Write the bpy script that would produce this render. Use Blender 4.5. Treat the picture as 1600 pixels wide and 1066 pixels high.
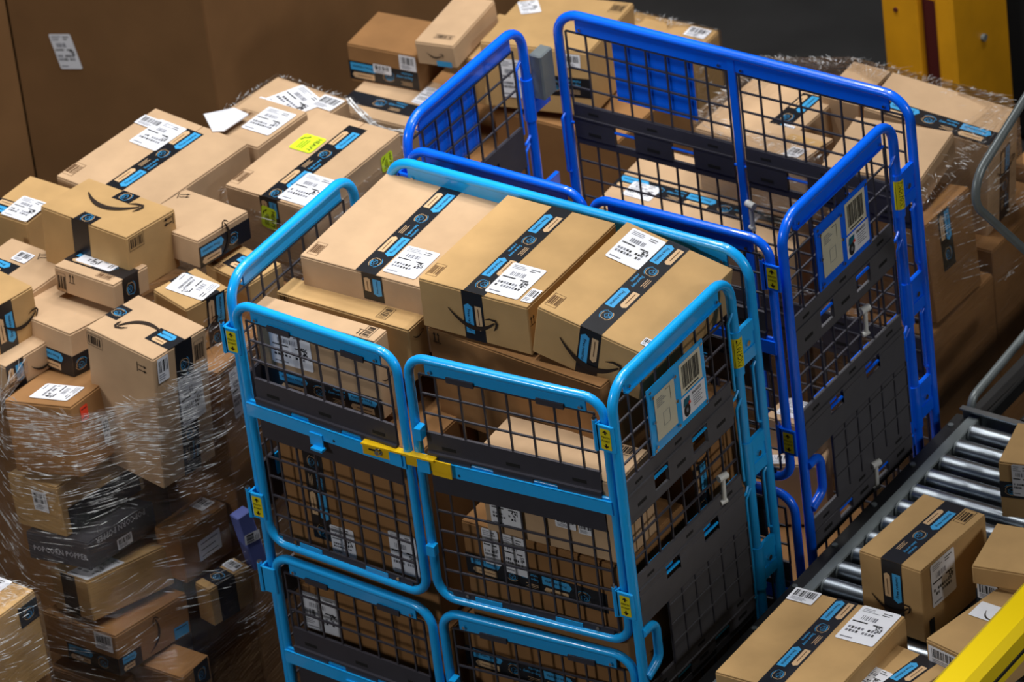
import bpy, math, random
from mathutils import Vector, Matrix, Euler
for _o in list(bpy.data.objects): bpy.data.objects.remove(_o)
SC = bpy.context.scene
COL = SC.collection
# ------------------------------------------------------------------ camera
FPX = 10000.0
CAM = Vector((8.24673678, -10.75285385, 10.52245828))
RX = Vector((0.829880674, 0.548032774, -0.104681158))      # image right
RD = Vector((0.234057014, -0.512267182, -0.826316918))     # image down
RF = Vector((-0.506473474, 0.661243082, -0.553391549))     # view direction
_cd = bpy.data.cameras.new('camera')
_cd.sensor_width = 36.0; _cd.lens = FPX / 1600.0 * 36.0
_cd.clip_start = 0.5; _cd.clip_end = 80
_cd.dof.use_dof = True; _cd.dof.focus_distance = 15.4; _cd.dof.aperture_fstop = 7.0
_co = bpy.data.objects.new('camera', _cd); COL.objects.link(_co)
_m = Matrix.Identity(4)
for i in range(3):
    _m[i][0] = RX[i]; _m[i][1] = -RD[i]; _m[i][2] = -RF[i]; _m[i][3] = CAM[i]
_co.matrix_world = _m
SC.camera = _co
# ------------------------------------------------------------------ world, lamps, exposure
W = bpy.data.worlds.new('hall_air'); SC.world = W; W.use_nodes = True
W.node_tree.nodes['Background'].inputs[0].default_value = (1.0, 0.95, 0.88, 1)
W.node_tree.nodes['Background'].inputs[1].default_value = 0.012
def lamp(x, y, z, sx, sy, power, col=(1.0, 0.985, 0.96), aim=None):
    d = bpy.data.lights.new('bay_or_fill_lamp', 'AREA'); d.shape = 'RECTANGLE'; d.size = sx; d.size_y = sy
    d.energy = power; d.color = col
    o = bpy.data.objects.new('bay_or_fill_lamp', d); COL.objects.link(o); o.location = (x, y, z)
    if aim: o.rotation_euler = (Vector(aim) - Vector((x, y, z))).to_track_quat('-Z', 'Y').to_euler()
    return o
for ix in (-1, 0, 1):
    for iy in (-1, 0, 1):
        lamp(-0.1 + ix * 1.9, 0.95 + iy * 1.9, 7.4, 0.30, 1.20, 84)
lamp(7.0, 0.6, 4.6, 1.1, 1.1, 112, aim=(0.4, 0.3, 1.0))  # added fill lamp from the right, brightens the right-hand faces
lamp(-2.6, -6.4, 4.6, 1.1, 1.1, 118, aim=(-0.4, -0.3, 1.0))  # added fill lamp from the front, lifts the lower front faces
SC.view_settings.view_transform = 'Standard'
SC.view_settings.look = 'None'
SC.view_settings.exposure = 0.0
SC.view_settings.gamma = 1.0
SC.view_settings.use_curve_mapping = False
# ------------------------------------------------------------------ pixel helpers (points of the photograph to points of the hall)
def pray(px):
    return RX * ((px[0] - 800) / FPX) + RD * ((px[1] - 533) / FPX) + RF
def at(px, axis, val):
    d = pray(px); t = (val - CAM[axis]) / d[axis]; return CAM + d * t
# ------------------------------------------------------------------ materials
MATS = {}
def s2l(c):
    return tuple(((v / 255.0) / 12.92 if v / 255.0 <= 0.04045 else ((v / 255.0 + 0.055) / 1.055) ** 2.4) for v in c)
def mat(name, rgb, rough=0.5, metal=0.0, noise=0.0, nscale=20.0, bump=0.0, bscale=200.0, stretch=None, spec=0.5, coat=0.0, objvar=0.0):
    if name in MATS: return MATS[name]
    m = bpy.data.materials.new(name); m.use_nodes = True
    nt = m.node_tree; b = nt.nodes['Principled BSDF']
    c = s2l(rgb)
    b.inputs['Base Color'].default_value = (*c, 1)
    b.inputs['Roughness'].default_value = rough
    b.inputs['Metallic'].default_value = metal
    b.inputs['Specular IOR Level'].default_value = spec
    b.inputs['Coat Weight'].default_value = coat
    tc = nt.nodes.new('ShaderNodeTexCoord'); mp = nt.nodes.new('ShaderNodeMapping')
    nt.links.new(tc.outputs['Object'], mp.inputs[0])
    if stretch: mp.inputs['Scale'].default_value = stretch
    if noise > 0 or objvar > 0:
        n = nt.nodes.new('ShaderNodeTexNoise'); n.inputs['Scale'].default_value = nscale; n.inputs['Detail'].default_value = 6
        nt.links.new(mp.outputs[0], n.inputs['Vector'])
        mr = nt.nodes.new('ShaderNodeMapRange'); mr.inputs['To Min'].default_value = 1 - noise; mr.inputs['To Max'].default_value = 1 + noise
        mr.inputs['From Min'].default_value = 0.3; mr.inputs['From Max'].default_value = 0.7
        nt.links.new(n.outputs[0], mr.inputs[0])
        val = mr.outputs[0]
        if objvar > 0:
            oi = nt.nodes.new('ShaderNodeObjectInfo'); m2 = nt.nodes.new('ShaderNodeMapRange')
            m2.inputs['To Min'].default_value = 1 - objvar; m2.inputs['To Max'].default_value = 1 + objvar
            nt.links.new(oi.outputs['Random'], m2.inputs[0])
            mu = nt.nodes.new('ShaderNodeMath'); mu.operation = 'MULTIPLY'
            nt.links.new(val, mu.inputs[0]); nt.links.new(m2.outputs[0], mu.inputs[1]); val = mu.outputs[0]
        vm = nt.nodes.new('ShaderNodeVectorMath'); vm.operation = 'SCALE'; vm.inputs[0].default_value = c
        nt.links.new(val, vm.inputs['Scale']); nt.links.new(vm.outputs[0], b.inputs['Base Color'])
    if bump > 0:
        n2 = nt.nodes.new('ShaderNodeTexNoise'); n2.inputs['Scale'].default_value = bscale; n2.inputs['Detail'].default_value = 4
        nt.links.new(mp.outputs[0], n2.inputs['Vector'])
        bp = nt.nodes.new('ShaderNodeBump'); bp.inputs['Strength'].default_value = bump; bp.inputs['Distance'].default_value = 0.002
        nt.links.new(n2.outputs[0], bp.inputs['Height']); nt.links.new(bp.outputs[0], b.inputs['Normal'])
    MATS[name] = m
    return m
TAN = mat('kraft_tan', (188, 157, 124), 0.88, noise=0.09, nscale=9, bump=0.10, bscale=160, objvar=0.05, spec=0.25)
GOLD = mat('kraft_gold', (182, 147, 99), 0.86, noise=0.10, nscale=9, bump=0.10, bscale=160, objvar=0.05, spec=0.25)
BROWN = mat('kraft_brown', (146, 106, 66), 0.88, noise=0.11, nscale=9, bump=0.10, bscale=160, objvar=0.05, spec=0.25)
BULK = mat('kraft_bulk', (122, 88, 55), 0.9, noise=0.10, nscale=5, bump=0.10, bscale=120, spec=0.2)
DKBOX = mat('carton_charcoal', (62, 60, 66), 0.6, noise=0.1, nscale=9)
BLUBOX = mat('carton_periwinkle', (92, 104, 170), 0.5, noise=0.1, nscale=9)
INK = mat('print_ink', (44, 34, 28), 0.75, spec=0.2)
GREYT = mat('lettering_grey', (176, 176, 184), 0.6)
INKL = mat('print_ink_faded', (98, 70, 46), 0.8, spec=0.2)
WHITE = mat('label_white', (226, 228, 236), 0.55, noise=0.02, nscale=30)
GREYP = mat('label_grey_print', (120, 122, 132), 0.6)
BLACKP = mat('label_black_print', (26, 26, 30), 0.55)
TAPE = mat('tape_black', (26, 27, 32), 0.32, noise=0.1, nscale=40)
TBLUE = mat('tape_blue', (62, 158, 216), 0.35)
TTAN = mat('tape_tan', (206, 172, 132), 0.4)
LIME = mat('sticker_lime', (208, 238, 42), 0.5)
RED = mat('tag_red', (226, 62, 34), 0.5)
SKY = mat('frame_sky_blue', (22, 172, 252), 0.27, coat=0.5, noise=0.03, nscale=30)
ROYAL = mat('frame_royal_blue', (2, 106, 255), 0.27, coat=0.5, noise=0.03, nscale=30)
DPLAST = mat('plastic_dark_grey', (58, 57, 66), 0.42, noise=0.06, nscale=30)
GPLAST = mat('plastic_grey_sheet', (80, 79, 84), 0.55, noise=0.06, nscale=30, bump=0.1, bscale=400)
SLOT = mat('slot_black', (12, 12, 14), 0.8)
YEL = mat('latch_yellow', (238, 192, 8), 0.38, coat=0.3, noise=0.03)
YSTK = mat('sticker_yellow', (222, 210, 24), 0.45)
YPAINT = mat('post_yellow', (206, 144, 12), 0.5, noise=0.12, nscale=6, bump=0.1, bscale=60)
YRAIL = mat('rail_yellow', (240, 208, 10), 0.35, coat=0.4)
STEEL = mat('steel_galvanised', (150, 158, 166), 0.34, metal=1.0, noise=0.06, nscale=60)
STEELG = mat('steel_grey_paint', (120, 128, 130), 0.4, metal=0.3, noise=0.08, nscale=14)
CHROME = mat('rivet_chrome', (220, 222, 226), 0.15, metal=1.0)
BLKST = mat('steel_black', (22, 22, 23), 0.55, noise=0.2, nscale=12)
HOOKW = mat('hook_white', (222, 224, 222), 0.45)
PAPER = mat('card_ivory', (214, 208, 186), 0.6, noise=0.03)
FLOORM = mat('floor_concrete', (31, 31, 32), 0.62, noise=0.22, nscale=5, bump=0.2, bscale=60)
WOOD = mat('pallet_wood', (148, 118, 84), 0.85, noise=0.2, nscale=10, stretch=(1, 8, 8))
DKRED = mat('web_dark_red', (70, 12, 14), 0.6)
BLKDROP = mat('backdrop_black', (8, 8, 9), 0.8)
RUBBER = mat('caster_rubber', (30, 30, 32), 0.6)
TEAL = mat('caster_teal', (20, 96, 120), 0.4)
def film_mat():
    m = bpy.data.materials.new('stretch_film_clear'); m.use_nodes = True; nt = m.node_tree
    for n in list(nt.nodes): nt.nodes.remove(n)
    N = nt.nodes.new; L = nt.links.new
    out = N('ShaderNodeOutputMaterial'); uv = N('ShaderNodeUVMap'); mp = N('ShaderNodeMapping')
    L(uv.outputs[0], mp.inputs[0]); mp.inputs['Scale'].default_value = (2.2, 46.0, 1.0); mp.inputs['Rotation'].default_value = (0, 0, 0.05)
    n1 = N('ShaderNodeTexNoise'); n1.inputs['Scale'].default_value = 3.0; n1.inputs['Detail'].default_value = 7; n1.inputs['Distortion'].default_value = 0.6
    L(mp.outputs[0], n1.inputs['Vector'])
    bp = N('ShaderNodeBump'); bp.inputs['Strength'].default_value = 1.0; bp.inputs['Distance'].default_value = 0.012
    L(n1.outputs[0], bp.inputs['Height'])
    gl = N('ShaderNodeBsdfGlossy'); gl.inputs['Roughness'].default_value = 0.10; gl.inputs['Color'].default_value = (0.95, 0.96, 1, 1)
    L(bp.outputs[0], gl.inputs['Normal'])
    df = N('ShaderNodeBsdfDiffuse'); df.inputs['Color'].default_value = (0.8, 0.82, 0.86, 1); L(bp.outputs[0], df.inputs['Normal'])
    tr = N('ShaderNodeBsdfTransparent'); tr.inputs['Color'].default_value = (0.97, 0.97, 0.97, 1)
    # folds: where the film bunches into strings it is denser
    mp2 = N('ShaderNodeMapping'); L(uv.outputs[0], mp2.inputs[0]); mp2.inputs['Scale'].default_value = (1.3, 60.0, 1.0); mp2.inputs['Rotation'].default_value = (0, 0, -0.04)
    n2 = N('ShaderNodeTexNoise'); n2.inputs['Scale'].default_value = 4.0; n2.inputs['Detail'].default_value = 5; L(mp2.outputs[0], n2.inputs['Vector'])
    cr = N('ShaderNodeMapRange'); cr.inputs['From Min'].default_value = 0.60; cr.inputs['From Max'].default_value = 0.74; cr.inputs['To Min'].default_value = 0.0; cr.inputs['To Max'].default_value = 0.12
    L(n2.outputs[0], cr.inputs[0])
    a = N('ShaderNodeMixShader'); L(cr.outputs[0], a.inputs[0]); L(tr.outputs[0], a.inputs[1]); L(df.outputs[0], a.inputs[2])
    fr = N('ShaderNodeFresnel'); fr.inputs['IOR'].default_value = 1.45; L(bp.outputs[0], fr.inputs['Normal'])
    ad = N('ShaderNodeMath'); ad.operation = 'MULTIPLY_ADD'; ad.inputs[1].default_value = 0.6; ad.inputs[2].default_value = 0.0; L(fr.outputs[0], ad.inputs[0])
    b = N('ShaderNodeMixShader'); L(ad.outputs[0], b.inputs[0]); L(a.outputs[0], b.inputs[1]); L(gl.outputs[0], b.inputs[2])
    L(b.outputs[0], out.inputs[0])
    return m
FILM = film_mat()
def fold_mat():
    m = bpy.data.materials.new('stretch_film_folds_glints'); m.use_nodes = True; nt = m.node_tree
    for n in list(nt.nodes): nt.nodes.remove(n)
    N = nt.nodes.new; L = nt.links.new
    out = N('ShaderNodeOutputMaterial'); tr = N('ShaderNodeBsdfTransparent'); pb = N('ShaderNodeBsdfPrincipled')
    pb.inputs['Base Color'].default_value = (0.86, 0.88, 0.9, 1); pb.inputs['Roughness'].default_value = 0.18; pb.inputs['Specular IOR Level'].default_value = 1.0
    tc = N('ShaderNodeTexCoord'); n1 = N('ShaderNodeTexNoise'); n1.inputs['Scale'].default_value = 38; n1.inputs['Detail'].default_value = 3; L(tc.outputs['Object'], n1.inputs['Vector'])
    mr = N('ShaderNodeMapRange'); mr.inputs['From Min'].default_value = 0.42; mr.inputs['From Max'].default_value = 0.62; mr.inputs['To Min'].default_value = 0.15; mr.inputs['To Max'].default_value = 1.0; L(n1.outputs[0], mr.inputs[0])
    mx = N('ShaderNodeMixShader'); L(mr.outputs[0], mx.inputs[0]); L(tr.outputs[0], mx.inputs[1]); L(pb.outputs[0], mx.inputs[2]); L(mx.outputs[0], out.inputs[0])
    return m
FOLD = fold_mat()  # white base colour paints the film's glints onto its folds
def clear_mat():
    m = bpy.data.materials.new('pocket_clear'); m.use_nodes = True; nt = m.node_tree
    for n in list(nt.nodes): nt.nodes.remove(n)
    N = nt.nodes.new; L = nt.links.new
    out = N('ShaderNodeOutputMaterial'); tr = N('ShaderNodeBsdfTransparent'); tr.inputs[0].default_value = (0.97, 0.98, 0.98, 1)
    gl = N('ShaderNodeBsdfGlossy'); gl.inputs['Roughness'].default_value = 0.15
    mx = N('ShaderNodeMixShader'); mx.inputs[0].default_value = 0.05
    L(tr.outputs[0], mx.inputs[1]); L(gl.outputs[0], mx.inputs[2]); L(mx.outputs[0], out.inputs[0])
    return m
CLEAR = clear_mat()
# ------------------------------------------------------------------ mesh building
class MB:
    def __init__(s): s.v = []; s.f = []; s.m = []; s.mats = []; s.sm = []; s.uv = None
    def mi(s, m):
        if m not in s.mats: s.mats.append(m)
        return s.mats.index(m)
    def add(s, vs, fs, m, smooth=False):
        o = len(s.v); k = s.mi(m)
        s.v += [tuple(p) for p in vs]
        for f in fs: s.f.append(tuple(i + o for i in f)); s.m.append(k); s.sm.append(smooth)
    def box(s, lo, hi, m, fr=None):
        x0, y0, z0 = lo; x1, y1, z1 = hi
        vs = [Vector(p) for p in ((x0, y0, z0), (x1, y0, z0), (x1, y1, z0), (x0, y1, z0), (x0, y0, z1), (x1, y0, z1), (x1, y1, z1), (x0, y1, z1))]
        if fr: vs = [fr(p) for p in vs]
        s.add(vs, [(0, 3, 2, 1), (4, 5, 6, 7), (0, 1, 5, 4), (1, 2, 6, 5), (2, 3, 7, 6), (3, 0, 4, 7)], m)
    def chbox(s, lo, hi, m, c=0.003, fr=None):
        vs = []; idx = {}
        for i in (0, 1):
            for j in (0, 1):
                for k in (0, 1):
                    p = Vector((hi[0] if i else lo[0], hi[1] if j else lo[1], hi[2] if k else lo[2]))
                    d = Vector((-1 if i else 1, -1 if j else 1, -1 if k else 1)) * c
                    for a in range(3):
                        q = p + d; q[a] = p[a]
                        idx[(i, j, k, a)] = len(vs); vs.append(q)
        fs = []
        def q(c4, a): fs.append(tuple(idx[(*t, a)] for t in c4))
        q([(0, 0, 0), (0, 0, 1), (0, 1, 1), (0, 1, 0)], 0); q([(1, 0, 0), (1, 1, 0), (1, 1, 1), (1, 0, 1)], 0)
        q([(0, 0, 0), (1, 0, 0), (1, 0, 1), (0, 0, 1)], 1); q([(0, 1, 0), (0, 1, 1), (1, 1, 1), (1, 1, 0)], 1)
        q([(0, 0, 0), (0, 1, 0), (1, 1, 0), (1, 0, 0)], 2); q([(0, 0, 1), (1, 0, 1), (1, 1, 1), (0, 1, 1)], 2)
        for a in range(3):
            b, d = [t for t in range(3) if t != a]
            for vb in (0, 1):
                for vd in (0, 1):
                    t0 = [0, 0, 0]; t0[b] = vb; t0[d] = vd; t1 = list(t0); t1[a] = 1
                    fs.append((idx[(*t0, b)], idx[(*t1, b)], idx[(*t1, d)], idx[(*t0, d)]))
        for i in (0, 1):
            for j in (0, 1):
                for k in (0, 1): fs.append((idx[(i, j, k, 0)], idx[(i, j, k, 1)], idx[(i, j, k, 2)]))
        if fr: vs = [fr(p) for p in vs]
        s.add(vs, fs, m)
    def tube(s, path, r, m, n=8, cap=True, closed=False):
        P = [Vector(p) for p in path]; k = len(P); vs = []; fs = []
        up = None
        for i, p in enumerate(P):
            if closed: t = (P[(i + 1) % k] - P[i - 1]).normalized()
            else: t = (P[min(i + 1, k - 1)] - P[max(i - 1, 0)]).normalized()
            if up is None:
                up = Vector((0, 0, 1)) if abs(t.z) < 0.9 else Vector((1, 0, 0))
            a = (up - t * up.dot(t)).normalized(); b = t.cross(a); up = a
            for j in range(n):
                th = 2 * math.pi * j / n; vs.append(p + (a * math.cos(th) + b * math.sin(th)) * r)
        for i in range(k if closed else k - 1):
            for j in range(n):
                i2 = (i + 1) % k
                fs.append((i * n + j, i * n + (j + 1) % n, i2 * n + (j + 1) % n, i2 * n + j))
        s.add(vs, fs, m, True)
        if cap and not closed: s.add(vs[:n], [tuple(range(n))[::-1]], m); s.add(vs[-n:], [tuple(range(n))], m)
    def poly(s, pts, m): s.add(pts, [tuple(range(len(pts)))], m)
    def build(s, name, parent=None, loc=None, rot=None, rev=False):
        me = bpy.data.meshes.new(name); me.from_pydata(s.v, [], s.f)
        for m in s.mats: me.materials.append(m)
        me.polygons.foreach_set('material_index', s.m)
        me.polygons.foreach_set('use_smooth', s.sm)
        me.update()
        return link(name, me, parent, loc, rot)
def link(name, me, parent=None, loc=None, rot=None):
    o = bpy.data.objects.new(name, me); COL.objects.link(o)
    if parent: o.parent = parent
    if loc is not None: o.location = loc
    if rot is not None: o.rotation_euler = rot
    return o
def tag(o, label, cat, group=None, kind=None):
    o['label'] = label; o['category'] = cat
    if group: o['group'] = group
    if kind: o['kind'] = kind
    return o
def struct(o, label=None):
    o['kind'] = 'structure'
    if label: o['label'] = label
    return o
def empty(name, loc=(0, 0, 0), rot=None):
    o = bpy.data.objects.new(name, None); COL.objects.link(o); o.location = loc; o.empty_display_size = 0.1
    if rot is not None: o.rotation_euler = rot
    return o
def fillet(pts, r, n=6, closed=False):
    """polyline with rounded corners"""
    P = [Vector(p) for p in pts]; k = len(P); out = []
    for i in range(k):
        if not closed and i in (0, k - 1): out.append(P[i]); continue
        a = P[i - 1]; b = P[i]; c = P[(i + 1) % k]
        u = (a - b).normalized(); w = (c - b).normalized(); ang = u.angle(w)
        if ang > 3.1: out.append(b); continue
        d = r / math.tan(ang / 2); cen = b + (u + w).normalized() * (r / math.sin(ang / 2))
        s0 = b + u * d; s1 = b + w * d
        e0 = s0 - cen; e1 = s1 - cen; tot = e0.angle(e1); ax = e0.cross(e1).normalized()
        for j in range(n + 1): out.append(cen + Matrix.Rotation(tot * j / n, 3, ax) @ e0)
    return out
# text outlines as meshes
_TX = {}
def text_geo(t, size=1.0):
    """verts (centred, height ~ size) and faces of a line of lettering"""
    if t not in _TX:
        cu = bpy.data.curves.new('lettering', 'FONT'); cu.body = t; cu.resolution_u = 1; cu.align_x = 'CENTER'; cu.align_y = 'CENTER'; cu.size = 1.0
        cu.offset = 0.012
        ob = bpy.data.objects.new('lettering', cu); COL.objects.link(ob)
        dg = bpy.context.evaluated_depsgraph_get(); dg.update()
        me = bpy.data.meshes.new_from_object(ob.evaluated_get(dg))
        vs = [(v.co.x, v.co.y) for v in me.vertices]; fs = [tuple(p.vertices) for p in me.polygons]
        bpy.data.objects.remove(ob); bpy.data.curves.remove(cu); bpy.data.meshes.remove(me)
        _TX[t] = (vs, fs)
    vs, fs = _TX[t]
    return [(x * size, y * size) for x, y in vs], fs
def text_w(t): 
    vs, _ = text_geo(t); xs = [v[0] for v in vs]; return max(xs) - min(xs)
# ------------------------------------------------------------------ print and decals (flat print laid on a face frame)
class Frame2:
    """maps (u, v, lift) on a face to 3D"""
    def __init__(s, o, u, v): s.o = Vector(o); s.u = Vector(u); s.v = Vector(v); s.n = s.u.cross(s.v)
    def __call__(s, a, b, h=0.0): return s.o + s.u * a + s.v * b + s.n * h
    def sub(s, a, b, ang=0.0):
        c, t = math.cos(ang), math.sin(ang)
        return Frame2(s(a, b), s.u * c + s.v * t, s.v * c - s.u * t)
def rect(mb, F, a0, b0, a1, b1, m, h): mb.poly([F(a0, b0, h), F(a1, b0, h), F(a1, b1, h), F(a0, b1, h)], m)
def put_text(mb, F, t, a, b, width, m, h, ang=0.0, maxh=None):
    sz = width / text_w(t)
    if maxh: sz = min(sz, maxh / 0.72)
    vs, fs = text_geo(t, sz); G = F.sub(a, b, ang)
    mb.add([G(x, y, h) for x, y in vs], fs, m)
def stroke(mb, F, pts, w, m, h, closed=False):
    """flat line of width w (number or list)"""
    k = len(pts); L = []; R_ = []
    for i in range(k):
        p0 = pts[i - 1] if (i > 0 or closed) else pts[i]; p1 = pts[(i + 1) % k] if (i < k - 1 or closed) else pts[i]
        dx, dy = p1[0] - p0[0], p1[1] - p0[1]; l = math.hypot(dx, dy) or 1
        ww = (w[i] if isinstance(w, list) else w) / 2
        L.append(F(pts[i][0] - dy / l * ww, pts[i][1] + dx / l * ww, h)); R_.append(F(pts[i][0] + dy / l * ww, pts[i][1] - dx / l * ww, h))
    fs = [(i, (i + 1) % k, k + (i + 1) % k, k + i)[::-1] for i in range(k if closed else k - 1)]
    mb.add(L + R_, fs, m)
def smile(mb, F, w, m, h=0.0030):
    pts = []; ws = []
    for i in range(17):
        t = i / 16; pts.append(((t - 0.5) * 0.86 * w, w * (0.30 * (2 * t - 1.08) ** 2 * 0.75 - 0.13))); ws.append(w * (0.012 + 0.075 * math.sin(math.pi * min(1, t * 0.9 + 0.03)) ** 1.2))
    stroke(mb, F, pts, ws, m, h)
    stroke(mb, F, [(0.24 * w, 0.075 * w), (0.34 * w, 0.112 * w), (0.45 * w, 0.108 * w), (0.475 * w, 0.06 * w), (0.45 * w, -0.02 * w), (0.41 * w, -0.085 * w)], [w * .012, w * .035, w * .045, w * .045, w * .035, w * .012], m, h)
def up_arrows(mb, F, w, m, h=0.0008):
    for s in (-1, 1):
        a = s * w * 0.24
        rect(mb, F, a - w * .05, -w * .45, a + w * .05, w * .35, m, h)
        mb.poly([F(a - w * .17, w * .25, h), F(a + w * .17, w * .25, h), F(a, w * .6, h)], m)
    rect(mb, F, -w * .5, -w * .62, w * .5, -w * .53, m, h)
def bars(mb, F, a0, b0, a1, b1, m, h, seed, along='a'):
    r = random.Random(seed); x = 0.0
    L = (a1 - a0) if along == 'a' else (b1 - b0)
    while x < L:
        wd = r.choice((.0012, .002, .003, .0045)); wd = min(wd, L - x)
        if along == 'a': rect(mb, F, a0 + x, b0, a0 + x + wd, b1, m, h)
        else: rect(mb, F, a0, b0 + x, a1, b0 + x + wd, m, h)
        x += wd + r.choice((.0014, .002, .0035))
def print_barcode(mb, F, w, hgt, m, seed=1, h=0.0008):
    stroke(mb, F, [(-w / 2, -hgt / 2), (w / 2, -hgt / 2), (w / 2, hgt / 2), (-w / 2, hgt / 2)], .0016, m, h, True)
    bars(mb, F, -w * .42, -hgt * .34, w * .42, hgt * .34, m, h, seed)
def plate(mb, F, w, hgt, m, h, c=0.004):
    mb.poly([F(-w / 2 + c, -hgt / 2, h), F(w / 2 - c, -hgt / 2, h), F(w / 2, -hgt / 2 + c, h), F(w / 2, hgt / 2 - c, h), F(w / 2 - c, hgt / 2, h), F(-w / 2 + c, hgt / 2, h), F(-w / 2, hgt / 2 - c, h), F(-w / 2, -hgt / 2 + c, h)], m)
def code2d(mb, F, a, b, s, m, h, seed):
    r = random.Random(seed); n = 7
    for i in range(n):
        for j in range(n):
            if r.random() < .5: rect(mb, F, a + s * i / n, b + s * j / n, a + s * (i + 1) / n, b + s * (j + 1) / n, m, h)
def ship_label(mb, F, w, hgt, seed=1, h=0.0022):
    """white address label, portrait w x hgt"""
    r = random.Random(seed); plate(mb, F, w, hgt, WHITE, h); e = h + .0004
    y = hgt * .42
    for i in range(3): rect(mb, F, -w * .42, y, -w * .42 + w * r.uniform(.25, .5), y + .0022, GREYP, e); y -= .006
    for i in range(2): rect(mb, F, w * .1, hgt * .40 - i * .008, w * .1 + w * r.uniform(.15, .3), hgt * .40 - i * .008 + .003, BLACKP, e)
    bars(mb, F, -w * .30, hgt * .12, w * .12, hgt * .24, GREYP, e, seed)
    rect(mb, F, -w * .44, hgt * .03, -w * .05, hgt * .065, BLACKP, e); rect(mb, F, w * .1, hgt * .03, w * .34, hgt * .065, BLACKP, e)
    for k in range(2):
        for i in range(9):
            if r.random() < .85: rect(mb, F, -w * .42 + i * w * .085, -hgt * (.16 + k * .1), -w * .42 + i * w * .085 + w * .06, -hgt * (.16 + k * .1) + hgt * .065, GREYP if r.random() < .6 else BLACKP, e)
    code2d(mb, F, w * .20, -hgt * .12, w * .2, BLACKP, e, seed + 3)
    rect(mb, F, -w * .42, -hgt * .43, -w * .1, -hgt * .40, GREYP, e)
def bar_label(mb, F, w, hgt, seed=1, h=0.0028):
    plate(mb, F, w, hgt, WHITE, h, .002); e = h + .0004
    bars(mb, F, -w * .4, -hgt * .10, w * .4, hgt * .38, BLACKP, e, seed)
    for i in range(3): rect(mb, F, -w * .4, -hgt * (.22 + i * .09), w * (.1 + .1 * (i % 2)), -hgt * (.18 + i * .09), GREYP, e)
def heavy_sticker(mb, F, w, hgt, h=0.0022):
    plate(mb, F, w, hgt, LIME, h, .006); e = h + .0005
    put_text(mb, F, 'HEAVY', w * .28, 0, hgt * .78, INK, e, -math.pi / 2)
    for i in range(5): rect(mb, F, -w * (.02 + .10 * (i % 3)) - .001, -hgt * .36, -w * (.02 + .10 * (i % 3)) + .001, hgt * (.05 + .12 * (i % 2)), INK, e)
    stroke(mb, F, [(-w * .40, hgt * .1), (-w * .33, hgt * .25), (-w * .22, hgt * .28), (-w * .15, hgt * .38)], w * .06, INK, e)
def swirl(mb, F, r, h):
    for k, (rr, a0, a1, m) in enumerate(((1, .3, 2.6, TBLUE), (1, 3.5, 5.7, TTAN), (.8, 1.0, 3.6, TTAN), (.8, 4.2, 6.6, TBLUE))):
        stroke(mb, F, [(rr * r * math.cos(a0 + (a1 - a0) * i / 9), rr * r * .8 * math.sin(a0 + (a1 - a0) * i / 9)) for i in range(10)], .0013, m, h)
    q = r * .45
    stroke(mb, F, [(-q, 0), (0, -q * .6), (q, 0), (0, q * .6)], .0013, TBLUE, h, True)
    stroke(mb, F, [(-q, 0), (-q, -q * .8), (0, -q * 1.4), (q, -q * .8), (q, 0)], .0013, TBLUE, h)
    stroke(mb, F, [(0, -q * .6), (0, -q * 1.4)], .0013, TBLUE, h)
def tape_strip(mb, F, L, w=0.062, phase=0.0, flip=False, h=0.0007):
    """black printed tape lying along +u of F from 0 to L, centred on v=0"""
    mb.poly([F(0, -w / 2, h), F(L, -w / 2, h), F(L, w / 2, h), F(0, w / 2, h)], TAPE)
    e = h + .0005; P = .218; sgn = -1 if flip else 1; ap = .098
    if L < .10: phase = L / 2 - .131 if L < .075 else .5 * (L - .06) - .004; ap = .098 if L >= .106 else .06
    for k in range(-1, int(L / P) + 2):
        s0 = k * P + phase
        def fits(a, b): return a >= -.0005 and b <= L + .0005
        a, b = s0 + .004, s0 + ap
        if fits(a, b):
            l, t = (b - a) / 2 - .002, w * .2
            G = F.sub((a + b) / 2, sgn * w * .22, 0 if sgn > 0 else math.pi)
            mb.poly([G(-l, -t, e), G(l * .78, -t, e), G(l * .78, -t * 1.15, e), G(l, 0, e), G(l * .78, t * 1.15, e), G(l * .78, t, e), G(-l, t, e)], TBLUE)
            put_text(mb, G, 'Free returns', -l * .1, 0, l * 1.45, TAPE, e + .0004, math.pi, maxh=t * 1.3)
            l *= .82; t = w * .15
            G = F.sub((a + b) / 2 - .005, -sgn * w * .25, math.pi if sgn > 0 else 0)
            mb.poly([G(-l, -t, e), G(l * .82, -t, e), G(l, 0, e), G(l * .82, t, e), G(-l, t, e)], TTAN)
            rect(mb, G, -l * .8, -.0012, l * .5, .0012, INKL, e + .0004)
        a, b = s0 + .110, s0 + .152
        if fits(a, b): swirl(mb, F.sub((a + b) / 2, 0, 0 if sgn > 0 else math.pi), .021, e)
        a, b = s0 + .158, s0 + .214
        if fits(a, b):
            G = F.sub((a + b) / 2, 0, math.pi if sgn > 0 else 0)
            put_text(mb, G, 'Super-easy', 0, -w * .10, .054, TBLUE, e); put_text(mb, G, 'returns', -.009, -w * .31, .036, TBLUE, e)
            for i in range(3): rect(mb, G, -.024, w * (.14 + i * .08), .014 - .006 * (i % 2), w * (.14 + i * .08) + .0016, TTAN, e)
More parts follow.
